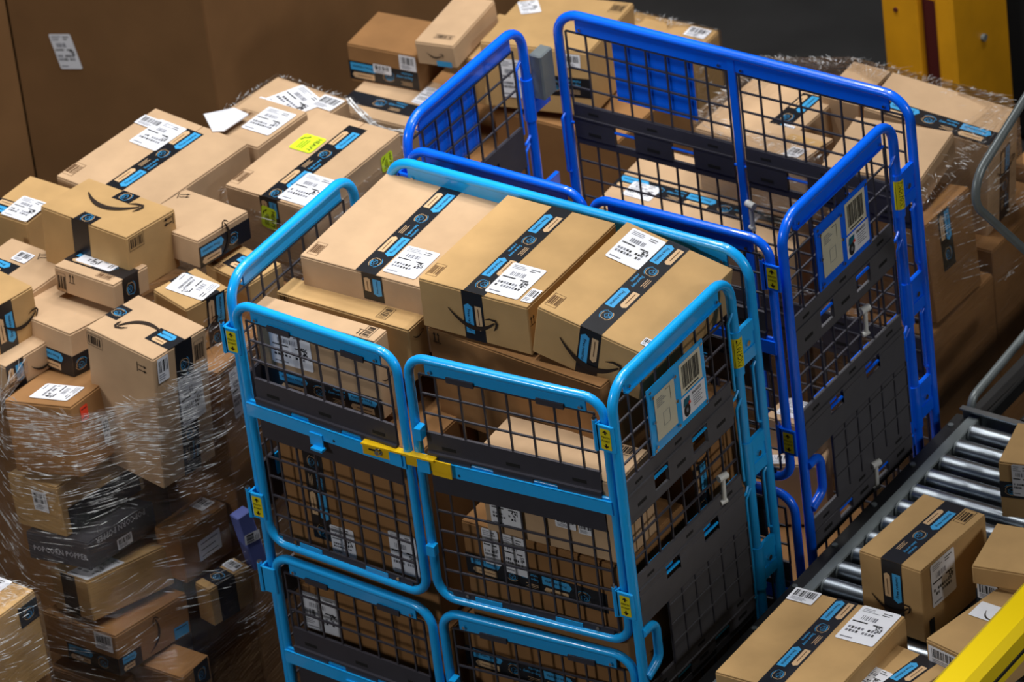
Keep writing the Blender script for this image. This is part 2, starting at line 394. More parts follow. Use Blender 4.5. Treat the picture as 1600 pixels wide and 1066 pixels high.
# ------------------------------------------------------------------ cardboard boxes
BD = {
    'k1': (-0.3498, 0.0908, 1.71, 0.0088, 0.0116, 0.0291, 0.39, 0.418, 0.2),
    'k2': (0.0262, 0.0484, 1.775, -0.0042, 0.0085, 0.0176, 0.3267, 0.4219, 0.1454),
    'k3': (0.377, 0.0551, 1.755, -0.024, 0.2099, 0.0266, 0.314, 0.4349, 0.1452),
    'k4': (-0.378, -0.1458, 1.62, -0.0013, -0.0016, -0.0122, 0.4159, 0.0754, 0.16),
    'k5': (-0.4019, -0.2472, 1.63, -0.0024, -0.0029, -0.006, 0.38, 0.0595, 0.24),
    'k6': (0.1592, 0.0117, 1.625, 0.0135, -0.0138, -0.0863, 0.5576, 0.38, 0.2815),
    'k7': (0.3273, -0.2649, 1.45, -0, -0, 0.0512, 0.4036, 0.16, 0.25),
    'a1': (-1.307, 0.0454, 1.55, -0.0847, -0.0154, -0.1124, 0.315, 0.1891, 0.1725),
    'a2': (-1.1488, 0.1949, 1.48, -0.0786, -0.02, -0.1092, 0.2259, 0.1986, 0.0828),
    'a3': (-1.2502, -0.0826, 1.46, -0.1083, -0.032, -0.0899, 0.2132, 0.1355, 0.0739),
    'a4': (-1.3103, -0.1483, 1.37, -0.1026, -0.0439, -0.1627, 0.2646, 0.2695, 0.1296),
    'a5': (-0.9847, -0.2481, 1.44, -0.0444, 0.0475, -0.1488, 0.2459, 0.1957, 0.4095),
    'a6': (-1.4626, -0.3044, 1.47, -0.0098, -0.0207, -0.2094, 0.2064, 0.1491, 0.1604),
    'a7': (-1.411, -0.3318, 1.33, -0.0112, -0.0152, -0.1838, 0.2076, 0.1729, 0.0834),
    'a9': (-1.1987, -0.3736, 1.27, -0.161, -0.1176, 0.1067, 0.2091, 0.2304, 0.2031),
    'a10': (-1.2105, -0.3695, 1.04, -0.0636, -0.1367, -0.1226, 0.1868, 0.298, 0.1511),
    'a11': (-1.1456, -0.4108, 0.89, -0.1368, -0.1466, -0.0289, 0.2179, 0.2715, 0.0794),
    'a12': (-1.0849, -0.427, 0.79, -0.1184, -0.174, -0.2234, 0.1618, 0.2775, 0.1175),
    'a13': (-1.0708, -0.4532, 0.66, -0.1074, -0.0824, -0.1052, 0.2681, 0.2758, 0.1199),
    'a14': (-0.9118, -0.4677, 0.54, -0.0042, -0.0046, -0.0185, 0.2031, 0.1162, 0.39),
    'a15': (-0.9471, -0.2369, 0.84, -0.0149, -0.0166, -0.1226, 0.0937, 0.1846, 0.1509),
    'a16': (-0.8448, -0.2675, 0.7, -0.0002, -0.0017, -0.2216, 0.059, 0.1422, 0.1199),
    'a17': (-0.8143, -0.1903, 0.86, 0.1389, -0.0499, -0.31, 0.0378, 0.047, 0.1808),
    'a18': (-1.0025, -0.0258, 1.42, -0.0456, 0.0512, -0.251, 0.1351, 0.1458, 0.1541),
    'a19': (-0.9826, 0.177, 1.38, 0.0004, 0.0003, -0.1896, 0.1688, 0.1235, 0.15),
    'a20': (-1.672, 0.146, 1.42, -0.0022, -0.0022, -0.0476, 0.145, 0.1925, 0.2),
    'a21': (-1.525, -0.1059, 1.39, -0.0033, -0.003, -0.0977, 0.2314, 0.2088, 0.2),
    'b1': (-1.476, 0.4506, 1.42, 0.0018, 0.003, -0.1195, 0.3479, 0.3994, 0.2),
    'b2': (-1.349, 0.7531, 1.4, -0.0236, -0.0244, -0.0708, 0.1947, 0.2165, 0.2),
    'b3': (-1.0914, 0.6608, 1.4, -0.0067, -0.008, -0.0388, 0.275, 0.4282, 0.2),
    'b4': (-1.3767, 0.9429, 1.34, -0.0295, -0.029, -0.1145, 0.2672, 0.2004, 0.25),
    'c1': (-1.6638, 1.8241, 1, -0.0098, 0.0002, 0.0929, 0.2319, 0.1901, 0.1288),
    'c2': (-1.4552, 1.8344, 1.09, 0.0192, -0.0556, 0.1017, 0.1291, 0.2589, 0.0757),
    'c3': (-1.2139, 2.0016, 1.05, -0.1178, -0.0178, 0.1973, 0.3373, 0.351, 0.2044),
    'c4': (-1.5605, 1.682, 0.88, -0.0016, -0.0021, 0.0301, 0.3329, 0.2394, 0.2),
    'c5': (-1.3832, 1.9055, 1.01, 0, -0, 0.0528, 0.0992, 0.25, 0.15),
    'c6': (-1.0388, 2.2815, 0.9, 0.0011, 0.0016, 0.0207, 0.2848, 0.14, 0.5),
    'd1': (0.1587, 1.5783, 1.22, 0.0574, -0.0127, 0.1239, 0.2918, 0.2406, 0.0845),
    'd2': (0.1717, 1.8424, 1.2, 0.0515, 0.1118, 0.0749, 0.3824, 0.1816, 0.36),
    'd0': (-0.1209, 1.8783, 1.19, 0.0177, 0.0285, 0.0155, 0.1215, 0.183, 0.3),
    'd3': (-0.2957, 1.6983, 1.16, -0.0113, -0.0153, -0.0269, 0.2771, 0.3404, 0.25),
    'd4': (-0.165, 1.5505, 1.18, -0.0541, -0.0648, -0.0853, 0.2515, 0.1423, 0.2),
    'd5': (0.2183, 1.5337, 1.1, -0.0649, -0.096, 0.0104, 0.2947, 0.2391, 0.3),
    'd7': (-0.3678, 1.5078, 0.95, 0.0187, 0.0293, 0.0227, 0.6278, 0.3203, 0.2),
    'v1': (0.9985, 0.3084, 1.025, -0.02, -0.0046, -0.0707, 0.1913, 0.2915, 0.2231),
    'v2': (0.9214, -0.1256, 0.94, -0.0196, -0.0165, 0.0169, 0.3205, 0.402, 0.14),
    'v3': (1.2655, 0.3548, 1.02, 0.0007, 0.0007, 0.1777, 0.2083, 0.189, 0.058),
    'v4': (1.3289, 0.1501, 0.95, -0.0145, -0.0105, -0.193, 0.2375, 0.3404, 0.0689),
    'v5': (1.1264, 0.8534, 0.97, -0.0008, 0.0024, 0.2322, 0.35, 0.1801, 0.1774),
    'v6': (1.1473, -0.0836, 0.89, -0.0337, -0.0355, -0.1724, 0.177, 0.2007, 0.085),
    'm1': (0.1834, 0.9961, 0.72, 0.0006, 0.0008, 0.0034, 0.1513, 0.1026, 0.2),
    'm2': (0.1995, 0.938, 0.62, -0.0022, -0.0108, 0.4039, 0.1723, 0.0843, 0.2),
    'e1': (-1.1574, -0.9105, 0.95, -0.0092, -0.0407, -0.0935, 0.2609, 0.2286, 0.2604),
}

FACES = 'TFRLK'
def face_frame(f, A, B, H):
    return {'T': Frame2((0, 0, H), (1, 0, 0), (0, 1, 0)), 'F': Frame2((0, -B / 2, H / 2), (1, 0, 0), (0, 0, 1)),
            'R': Frame2((A / 2, 0, H / 2), (0, 1, 0), (0, 0, 1)), 'L': Frame2((-A / 2, 0, H / 2), (0, -1, 0), (0, 0, 1)),
            'K': Frame2((0, B / 2, H / 2), (-1, 0, 0), (0, 0, 1))}[f]
def face_ext(f, A, B, H):
    return {'T': (A, B), 'F': (A, H), 'K': (A, H), 'R': (B, H), 'L': (B, H)}[f]
_seed = [10]
class Carton:
    def __init__(s, pose, dims, label, m=TAN, name='cardboard_box', group=None, flap='b', cat='box', flaps=True):
        """pose: bottom centre + euler; dims A,B,H"""
        s.A, s.B, s.H = dims; A, B, H = dims
        loc, eul = pose
        s.mw = Matrix.Translation(Vector(loc)) @ Euler(eul, 'XYZ').to_matrix().to_4x4()
        mb = MB(); t = 0.004 if flaps else 0.0
        mb.chbox((-A / 2, -B / 2, 0), (A / 2, B / 2, H - t), m, 0.003)
        s.o = mb.build(name, None, loc, eul)
        tag(s.o, label, cat, group)
        s.m = m
        s.t = t; s.seam = None
    def finish(s):
        """top flaps meeting under the tape, or one closed lid"""
        A, B, H, t = s.A, s.B, s.H, s.t
        if not t: return
        g = .0012; e = .0015
        if s.seam is None: R = [((-A / 2 + e, -B / 2 + e), (A / 2 - e, B / 2 - e))]
        elif s.seam[0] == 'b': u = s.seam[1]; R = [((-A / 2 + e, -B / 2 + e), (u - g, B / 2 - e)), ((u + g, -B / 2 + e), (A / 2 - e, B / 2 - e))]
        else: u = s.seam[1]; R = [((-A / 2 + e, -B / 2 + e), (A / 2 - e, u - g)), ((-A / 2 + e, u + g), (A / 2 - e, B / 2 - e))]
        for lo, hi in R:
            fb = MB(); fb.chbox((*lo, H - t), (*hi, H), s.m, .0012); fb.build('flap' if s.seam else 'lid', s.o)
    def uv(s, f, px):
        F = face_frame(f, s.A, s.B, s.H); inv = s.mw.inverted()
        c = inv @ CAM; d = inv.to_3x3() @ pray(px)
        t = (F.o - c).dot(F.n) / d.dot(F.n); p = c + d * t - F.o
        return p.dot(F.u), p.dot(F.v)
    def fr(s, f, px=None, ab=None, ang=0.0, half=(0, 0)):
        F = face_frame(f, s.A, s.B, s.H); a, b = s.uv(f, px) if px else ab
        E = face_ext(f, s.A, s.B, s.H); r = math.radians(ang)
        hw = abs(half[0] * math.cos(r)) + abs(half[1] * math.sin(r)); hh = abs(half[0] * math.sin(r)) + abs(half[1] * math.cos(r))
        la, lb = max(0, E[0] / 2 - hw - .002), max(0, E[1] / 2 - hh - .002)
        a = max(-la, min(la, a)); b = max(-lb, min(lb, b))
        return F.sub(a, b, math.radians(ang))
    def _b(s, mb, name, label=None):
        o = mb.build(name, s.o)
        if label: o['label'] = label
        return s
    def _s(s): _seed[0] += 1; return _seed[0]
    def label(s, f, px, w=.098, h=.142, ang=0, ab=None):
        mb = MB(); ship_label(mb, s.fr(f, px, ab, ang, (w / 2, h / 2)), w, h, s._s()); return s._b(mb, 'shipping_label', 'white printed address label')
    def blabel(s, f, px, w=.072, h=.048, ang=0, ab=None):
        mb = MB(); bar_label(mb, s.fr(f, px, ab, ang, (w / 2, h / 2)), w, h, s._s()); return s._b(mb, 'barcode_label', 'small white barcode label')
    def barcode(s, f, px, w=.058, h=.03, ang=0, ab=None, ink=None):
        mb = MB(); print_barcode(mb, s.fr(f, px, ab, ang, (w / 2, h / 2)), w, h, ink or INKL, s._s()); return s._b(mb, 'printed_barcode')
    def smile(s, f, px, w=.17, ang=0, ab=None):
        mb = MB(); smile(mb, s.fr(f, px, ab, ang, (w * .46, w * .13)), w, INK); return s._b(mb, 'smile_print', 'black curved arrow print')
    def arrows(s, f, px, w=.028, ang=0, ab=None):
        mb = MB(); up_arrows(mb, s.fr(f, px, ab, ang, (w / 2, w * .6)), w, INK); return s._b(mb, 'arrow_print')
    def heavy(s, f, px, w=.062, h=.085, ang=0):
        mb = MB(); heavy_sticker(mb, s.fr(f, px, None, ang, (w / 2, h / 2)), w, h); return s._b(mb, 'heavy_sticker', 'lime green sticker reading HEAVY')
    def plain(s, f, px, w, h, m, name, ang=0, ab=None, lines=0, label=None):
        mb = MB(); F = s.fr(f, px, ab, ang, (w / 2, h / 2)); plate(mb, F, w, h, m, .0022, .002)
        for i in range(lines): rect(mb, F, -w * .38, h * (.3 - i * .6 / max(1, lines - 1)) - .0012, w * (.38 - .12 * (i % 2)), h * (.3 - i * .6 / max(1, lines - 1)) + .0012, BLACKP, .0027)
        return s._b(mb, name, label)
    def text(s, f, px, t, width, m, ang=0, ab=None):
        mb = MB(); put_text(mb, s.fr(f, px, ab, ang), t, 0, 0, width, m, .0011); return s._b(mb, 'lettering')
    def tape(s, *segs, w=.062, phase=0.0, flip=False):
        """segs: (face, px1, px2) snapped to the face's axes, cut at the face's edges; 'e' as a point = run to the edge"""
        mb = MB()
        for f, p, q in segs:
            E = face_ext(f, s.A, s.B, s.H); F = face_frame(f, s.A, s.B, s.H)
            a0, b0 = s.uv(f, p); a1, b1 = s.uv(f, q)
            if abs(a1 - a0) > abs(b1 - b0):
                b = (b0 + b1) / 2; b = max(-E[1] / 2 + w / 2, min(E[1] / 2 - w / 2, b))
                a0 = max(-E[0] / 2, min(E[0] / 2, a0)); a1 = max(-E[0] / 2, min(E[0] / 2, a1))
                if abs(abs(a0) - E[0] / 2) < .03: a0 = math.copysign(E[0] / 2, a0)
                if abs(abs(a1) - E[0] / 2) < .03: a1 = math.copysign(E[0] / 2, a1)
                G = F.sub(a0, b, 0 if a1 > a0 else math.pi); L = abs(a1 - a0)
                if f == 'T' and L > .7 * E[0]: s.seam = ('a', b)
            else:
                a = (a0 + a1) / 2; a = max(-E[0] / 2 + w / 2, min(E[0] / 2 - w / 2, a))
                b0 = max(-E[1] / 2, min(E[1] / 2, b0)); b1 = max(-E[1] / 2, min(E[1] / 2, b1))
                if abs(abs(b0) - E[1] / 2) < .03: b0 = math.copysign(E[1] / 2, b0)
                if abs(abs(b1) - E[1] / 2) < .03: b1 = math.copysign(E[1] / 2, b1)
                G = F.sub(a, b0, math.pi / 2 if b1 > b0 else -math.pi / 2); L = abs(b1 - b0)
                if f == 'T' and L > .7 * E[1]: s.seam = ('b', a)
            if L > .005: tape_strip(mb, G, L, w, phase, flip)
        o = mb.build('tape', s.o); o['label'] = 'black printed packing tape'
        return s
CART = {}
def fitted(key, label, m=TAN, **k):
    x, y, z, rx, ry, rz, A, B, H = BD[key]
    R = Euler((rx, ry, rz), 'XYZ').to_matrix(); loc = Vector((x, y, z)) - R @ Vector((0, 0, H))
    c = Carton((loc, (rx, ry, rz)), (A, B, H), label, m, **k); CART[key] = c
    return c
def placed(key, lo, hi, label, m=BROWN, yaw=0.0, **k):
    A, B, H = hi[0] - lo[0], hi[1] - lo[1], hi[2] - lo[2]
    c = Carton((Vector(((lo[0] + hi[0]) / 2, (lo[1] + hi[1]) / 2, lo[2])), (0, 0, math.radians(yaw))), (A, B, H), label, m, **k); CART[key] = c
    return c
# ------------------------------------------------------------------ the hall: floor, black backdrop, post
mb = MB(); mb.box((-9, -8, -0.1), (9, 9, 0), FLOORM); struct(mb.build('floor'), 'dark grey concrete warehouse floor')
mb = MB(); mb.box((-0.66, 3.42, 0), (4.4, 3.55, 3.2), BLKDROP)  # black backing added to fill the background with black
for i in range(12): mb.box((-0.655 + i * .42, 3.405, 0.02), (-0.24 + i * .42, 3.42, 3.2), BLKDROP)
struct(mb.build('dark_backdrop'), 'added black panelled backdrop behind the yellow post')
# large carton bin at the back left
def octabin():
    c = empty('bulk_carton', (-2.25, 1.674, 0)); tag(c, 'huge brown bulk carton filling the top left corner behind the piled boxes', 'carton')
    a = 0.0; dx = Vector((math.cos(a), math.sin(a), 0)); dy = Vector((-math.sin(a), math.cos(a), 0))
    b = math.radians(62); d3 = Vector((math.cos(b), math.sin(b), 0))
    V1 = Vector((0, 0, 0)); V0 = dy * 2.4; V2 = Vector((at((35, 150), 1, 1.674).x + 2.25, 0, 0)); V3 = V2 - d3 * .6; V4 = V0 - dx * 1.3
    pts = [V0, V1, V2, V3, V4]
    for i, (p, q) in enumerate(((V1, V0), (V2, V1), (V3, V2), (V0, V4), (V4, V3))):
        m = MB(); e = (q - p).normalized(); n = Vector((e.y, -e.x, 0)); g = 0.0035
        p2 = p + e * g; q2 = q - e * g
        lo = [p2, q2, q2 - n * .012, p2 - n * .012]
        m.add([v.copy() for v in lo] + [v + Vector((0, 0, 1.62)) for v in lo], [(0, 3, 2, 1), (4, 5, 6, 7), (0, 1, 5, 4), (1, 2, 6, 5), (2, 3, 7, 6), (3, 0, 4, 7)], BULK)
        w = m.build('side_wall', c)
        if i == 1:
            pl = MB(); L = (q - p).length; F = Frame2(p + Vector((0, 0, 0)), e, (0, 0, 1))
            # label spot from the photograph
            d = pray((103, 80)); o = CAM - Vector((-2.25, 1.674, 0)); t = -(o.dot(n)) / d.dot(n); hit = o + d * t
            G = F.sub((hit - p).dot(e), hit.z, math.radians(14)); ship_label(pl, G, .088, .120, 77)
            x = pl.build('shipping_label', w); x['label'] = 'white sheet label'
    m = MB(); m.add([p + Vector((0, 0, 1.60)) for p in pts], [(4, 3, 2, 1, 0)], BULK); m.build('lid', c)
octabin()
def yellow_post():
    c = empty('guard_post', (-0.75, 3.0, 0)); tag(c, 'yellow steel post with dark red slot standing on the floor at top right', 'post')
    m = MB(); m.chbox((0, 0, 0), (.125, .07, 2.6), YPAINT, .004); m.build('column', c)
    m = MB(); m.chbox((.18, 0, 0), (.245, .32, 2.6), YPAINT, .012); m.build('column', c)
    m = MB(); m.box((.125, .03, 0), (.18, .05, .70), DKRED); m.box((.125, .03, .70), (.18, .05, 2.6), YPAINT); m.build('web', c)
    m = MB(); m.box((-.03, -.03, 0), (.27, .345, .012), BLKST); m.build('base_plate', c)
    for x, y, z in ((.08, 0, .41), (.05, 0, .66)):
        b = MB(); b.tube([(x, y + .002, z), (x, y - .006, z)], .007, DKRED, 8); b.build('bolt', c)
    b = MB(); b.tube([(.245, .16, .52), (.256, .16, .52)], .012, STEELG, 8); b.build('bolt', c)
yellow_post()
# ------------------------------------------------------------------ roll cages
def box_uz(mb, P, u0, u1, z0, z1, d0, d1, m): mb.box((u0, z0, d0), (u1, z1, d1), m, lambda p: P(p.x, p.y, p.z))
def grid(mb, P, us, zs, m, w=.0046, t=.0050):
    for u in us: box_uz(mb, P, u - w / 2, u + w / 2, min(zs), max(zs), -t / 2, t / 2, m)
    for z in zs: box_uz(mb, P, min(us), max(us), z - w / 2, z + w / 2, -t * .35, t * .65, m)
def lin(a, b, n): return [a + (b - a) * i / (n - 1) for i in range(n)]
TABS = ((0, .25), (.38, .61), (.75, 1.0))
def hinge_band(mb, P, u0, u1, zt, m, drop=.125, bottom=True, d=.0):
    L = u1 - u0
    box_uz(mb, P, u0, u1, zt - .038, zt, d - .004, d + .004, m)
    box_uz(mb, P, u0, u1, zt - .042, zt - .038, d - .004, d + .009, m)
    for a, b in TABS:
        box_uz(mb, P, u0 + a * L, u0 + b * L, zt - drop + .022, zt - .042, d - .004, d + .007, m)
        c = u0 + (a + b) / 2 * L
        if bottom: box_uz(mb, P, c - .020, c + .020, zt - drop + .034, zt - drop + .044, d + .0071, d + .0075, SLOT)
        box_uz(mb, P, c - .016, c + .016, zt - .026, zt - .018, d + .0041, d + .0045, SLOT)
    if bottom: box_uz(mb, P, u0, u1, zt - drop, zt - drop + .022, d - .004, d + .004, m)
def rivet(mb, P, u, z, d=.006): mb.tube([P(u, z, d - .004), P(u, z, d)], .0048, CHROME, 8)
def pinch_flat(parent, P, u, z, w=.030, h=.062, name='pinch_sticker', d=.0):
    m = MB(); o = P(u, z, d); U = (P(u + 1, z, d) - o).normalized(); F = Frame2(o, U, (0, 0, 1))
    plate(m, F, w, h, YSTK, .0006, .002); e = .0012
    for s in (-1, 1):
        rect(m, F, -.0022, s * h * .22, .0022, s * h * .33, INK, e) if s > 0 else rect(m, F, -.0022, -h * .33, .0022, -h * .22, INK, e)
        t = [F(-.0085, s * h * .31, e), F(.0085, s * h * .31, e), F(0, s * h * .44, e)]
        m.poly(t if s > 0 else t[::-1], INK)
    put_text(m, F, 'PINCH', 0, h * .09, w * .8, INK, e); put_text(m, F, 'POINT', 0, -h * .09, w * .8, INK, e)
    x = m.build(name, parent); x['label'] = 'yellow sticker reading PINCH POINT'
    return x
def pinch_curved(parent, cx, cy, r, z, face, flip=False):
    """sticker wrapped round a post, lettering reading up the post"""
    m = MB(); h = .088; n = 10; a0 = face - 1.25; a1 = face + 1.25
    vs = []; fs = []
    for i in range(n + 1):
        a = a0 + (a1 - a0) * i / n
        for k in (-1, 1): vs.append((cx + (r + .0006) * math.cos(a), cy + (r + .0006) * math.sin(a), z + k * h / 2))
    for i in range(n): fs.append((2 * i, 2 * i + 2, 2 * i + 3, 2 * i + 1))
    m.add(vs, fs, YSTK, True)
    def bend(x, y): a = face + x / r; return (cx + (r + .0012) * math.cos(a), cy + (r + .0012) * math.sin(a), z + y)
    tv, tf = text_geo('PINCH POINT', .080 / text_w('PINCH POINT'))
    s = -1 if flip else 1
    m.add([bend(-y * 1.5 * s + .006, x * s) for x, y in tv], tf, INK)
    m.add([bend(-.0085, -h / 2), bend(-.0075, -h / 2), bend(-.0075, h / 2), bend(-.0085, h / 2)], [(0, 1, 2, 3)], INK)
    x = m.build('pinch_sticker', parent); x['label'] = 'yellow sticker reading PINCH POINT'
def hook(parent, P, u, z, m=HOOKW):
    b = MB()
    b.tube([P(u, z - .036, .012), P(u, z + .036, .014)], .0065, m, 8)
    b.tube([P(u - .014, z + .038, .010), P(u + .014, z + .038, .018)], .010, m, 8)
    b.tube([P(u - .012, z - .038, .008), P(u + .006, z - .036, .016)], .007, m, 8)
    b.build('hook', parent)
def sign_plate(parent, P, u0, u1, z0, z1, blue, paper=True, d=.012):
    m = MB(); box_uz(m, P, u0, u1, z0, z1, d, d + .004, blue)
    for u in (u0 + .01, u1 - .01):
        for z in (z0 + .01, z1 - .01): rivet(m, P, u, z, d + .007)
    o = m.build('sign_plate', parent); o['label'] = 'blue sign plate with barcode and card pocket'
    U = (P(1, 0, 0) - P(0, 0, 0)).normalized(); w = u1 - u0; h = z1 - z0
    def FR(u, z, e): return Frame2(P(u, z, d + .004 + e), U, (0, 0, 1))
    q = MB(); F = FR(u0 + w * .27, z0 + h * .50, .002); plate(q, F, w * .36, h * .70, PAPER, 0, .002)
    for i in range(5): rect(q, F, -w * .14, h * (.26 - i * .03), -w * .14 + w * (.1 + .03 * (i % 3)), h * (.26 - i * .03) + .002, GREYP, .0005)
    stroke(q, F, [(-w * .05, -h * .2), (w * .06, -h * .2), (w * .06, 0), (-w * .05, 0)], .0015, GREYP, .0005, True)
    stroke(q, F, [(w * .02, h * .3), (w * .1, h * .3), (w * .1, h * .1)], .0015, BLACKP, .0005)
    x = q.build('route_card', o); x['label'] = 'ivory route card'
    q = MB(); F = FR(u0 + w * .26, z0 + h * .48, .004); plate(q, F, w * .44, h * .86, CLEAR, 0, .004)
    for s in (-1, 1):
        for t in (-1, 0, 1): rivet(q, P, u0 + w * .26 + s * w * .20, z0 + h * .48 + t * h * .38, d + .010)
    x = q.build('card_pocket', o); x['label'] = 'clear plastic pocket'
    q = MB(); F = FR(u0 + w * .745, z0 + h * .70, .001); plate(q, F, w * .38, h * .48, PAPER, 0, .001)
    bars(q, F, -w * .15, -h * .15, w * .15, h * .19, BLACKP, .0006, 5 + int(u0 * 100))
    rect(q, F, -w * .12, -h * .205, w * .12, -h * .185, BLACKP, .0006)
    x = q.build('barcode_label', o); x['label'] = 'white barcode label'
    q = MB(); F = FR(u0 + w * .75, z0 + h * .26, .001); plate(q, F, w * .42, h * .34, WHITE, 0, .001)
    put_text(q, F, 'BRAKES', w * .06, h * .11, w * .16, BLACKP, .0006)
    for i in range(5): rect(q, F, -w * .01, h * (.05 - i * .035), w * (.15 - .03 * (i % 2)), h * (.05 - i * .035) + .0022, GREYP, .0006)
    cx, cz = -w * .125, -h * .06
    q.poly([F(cx + w * .055 * math.cos(t * .5236), cz + h * .10 * math.sin(t * .5236), .0006) for t in range(12)], RUBBER)
    q.poly([F(cx + w * .02 * math.cos(t * .5236), cz + h * .035 * math.sin(t * .5236), .001) for t in range(12)], GREYP)
    q.poly([F(cx - w * .06, cz + h * .08, .001), F(cx + w * .05, cz + h * .10, .001), F(cx + w * .06, cz + h * .19, .001), F(cx - w * .04, cz + h * .19, .001)], TEAL)
    q.poly([F(cx + w * .03, cz + h * .06, .0014), F(cx + w * .07, cz + h * .07, .0014), F(cx + w * .06, cz + h * .12, .0014), F(cx + w * .03, cz + h * .11, .0014)], RED)
    x = q.build('brake_notice', o); x['label'] = 'white notice with caster picture'
def roll_cage(label, y0, blue, gateL, gateR, second):
    c = empty('roll_cage', (0, y0, 0)); tag(c, label, 'roll cage', 'tall blue mesh roll cages')
    TR = .0135; XL, XR, YB = -.602, .553, .668
    # base with casters
    m = MB(); m.chbox((XL, .0, .17), (XR, .69, .205), DPLAST, .006)
    for i in range(9): m.box((XL + .03, .05 + i * .07, .205), (XR - .03, .085 + i * .07, .209), DPLAST)
    m.build('deck', c)
    for x in (XL + .08, XR - .08):
        for y in (.08, .60):
            k = MB(); k.tube([(x - .018, y, .066), (x + .018, y, .066)], .066, RUBBER, 20)
            k.box((x - .03, y - .03, .13), (x + .03, y + .03, .17), STEEL); k.box((x - .028, y - .012, .06), (x - .022, y + .012, .14), STEEL); k.box((x + .022, y - .012, .06), (x + .028, y + .012, .14), STEEL)
            k.build('caster', c)
    # side panels
    for s, X in ((-1, XL), (1, XR)):
        def P(u, z, d, X=X, s=s): return Vector((X + s * d, u if s > 0 else u, z))
        m = MB(); m.tube(fillet([(X, .028, .19), (X, .028, 1.75), (X, .578, 1.75), (X, .578, .19)], .075, 8), TR, blue, 12)
        fr = m.build('side_frame', c)
        m = MB(); box_uz(m, P, .085, .520, 1.700, 1.740, -.003, .003, blue); box_uz(m, P, .085, .520, 1.698, 1.702, -.003, .010, blue)
        rivet(m, P, .10, 1.712, .008); rivet(m, P, .505, 1.712, .008); m.build('top_strip', fr)
        us = lin(.036, .530, 9)
        m = MB(); grid(m, P, us, [1.692, 1.634, 1.571, 1.508, 1.452], DPLAST); m.build('mesh_panel', fr)
        m = MB(); hinge_band(m, P, .036, .532, 1.452, GPLAST if s > 0 else DPLAST); m.build('hinge_band', fr)
        m = MB(); m.tube(fillet([(X, .028, 1.360), (X + s * .0015, .040, 1.390), (X + s * .0015, .548, 1.390), (X, .578, 1.412)], .012, 4), .0042, blue, 8); m.build('hinge_rod', fr)
        m = MB(); grid(m, P, us, [1.326, 1.271, 1.217, 1.165], DPLAST); m.build('mesh_panel', fr)
        m = MB(); hinge_band(m, P, .036, .532, 1.168, GPLAST if s > 0 else DPLAST, drop=.11, bottom=False, d=.004)
        for a, b in TABS: box_uz(m, P, .036 + (a + .13) * .496, .036 + min(1, b + .10) * .496, 1.10, 1.165, -.006, -.002, blue)
        m.build('hinge_band', fr)
        m = MB(); m.tube(fillet([(X, .028, 1.085), (X + s * .0065, .040, 1.098), (X + s * .0065, .548, 1.098), (X, .578, 1.12)], .010, 4), .0042, blue, 8); m.build('hinge_rod', fr)
        m = MB(); box_uz(m, P, .036, .532, 1.020, 1.080, .006, .011, GPLAST); box_uz(m, P, .155, .530, .825, 1.021, .006, .011, GPLAST)
        for u in lin(.155, .530, 7): box_uz(m, P, u - .0022, u + .0022, .826, 1.02, .011, .0135, DPLAST)
        for z in (.885, .945, 1.005): box_uz(m, P, .155, .530, z - .0022, z + .0022, .011, .0145, GPLAST)
        for a, b in TABS: box_uz(m, P, .036 + a * .496, .036 + b * .496, 1.078, 1.112, .005, .0124, GPLAST)
        x = m.build('shelf_sheet', fr); x['label'] = 'folded grey plastic shelf sheet'
        m = MB(); hinge_band(m, P, .036, .532, .825, GPLAST, drop=.10, d=.004); m.build('hinge_band', fr)
        m = MB(); m.tube([(X + s * .0055, .04, .772), (X + s * .0055, .55, .772)], .0042, blue, 8); m.build('hinge_rod', fr)
        m = MB(); grid(m, P, us, lin(.24, .725, 9), DPLAST); m.build('mesh_panel', fr)
        # thin locking rods along the rear post
        for zt, zb in ((1.62, 1.42), (1.36, 1.14), (1.08, .50)):
            m = MB(); m.tube(fillet([(X + s * .006, .570, zt + .02), (X + s * .006, .545, zt), (X + s * .006, .545, zb), (X + s * .006, .545, zb - .001)], .01, 3), .0042, blue, 6); m.build('lock_rod', fr)
        # sleeves and brackets to the back panel
        for zc in (1.515, 1.175, .845):
            m = MB(); m.tube([(X, .578, zc - .065), (X, .578, zc + .065)], .0172, blue, 14)
            m.box((X - .006, .578, zc + .02), (X + .006, YB, zc + .055), blue); m.box((X - .006, .578, zc - .055), (X + .006, YB, zc - .02), blue)
            m.box((X - .003, .590, zc - .03), (X + .003, YB, zc + .03), blue)
            m.tube([(X + s * .003, .625, zc), (X + s * .009, .625, zc)], .008, CHROME, 8)
            b = m.build('hinge_bracket', fr)
            if zc == 1.515 and s > 0: pinch_curved(b, X, .578, .0172, zc + .005, -.75, second)
        if s > 0:
            m = MB(); X2 = X + .012
            m.tube(fillet([(X2, .028, 1.005), (X2, .088, 1.005), (X2, .088, .890), (X2, .028, .868)], .03, 6), .0125, blue, 12); m.build('handle', fr)
            sign_plate(fr, P, .156, .414, 1.468, 1.662, blue)
            if not second: hook(fr, P, .442, 1.182)
            else: hook(fr, P, .356, 1.256); hook(fr, P, .342, .772)
        elif second:
            sign_plate(fr, P, .10, .365, 1.50, 1.70, blue)
            m = MB(); m.chbox((X + .01, .585, 1.515), (X + .05, .645, 1.655), STEELG, .004); m.build('gas_block', fr)
    # back panel
    XB0, XB1 = -.545, .553
    def P(u, z, d): return Vector((u, YB + d, z))
    m = MB(); m.tube(fillet([(XB0, YB, .19), (XB0, YB, 1.757), (XB1, YB, 1.757), (XB1, YB, .19)], .075, 8), TR, blue, 12)
    fr = m.build('back_frame', c)
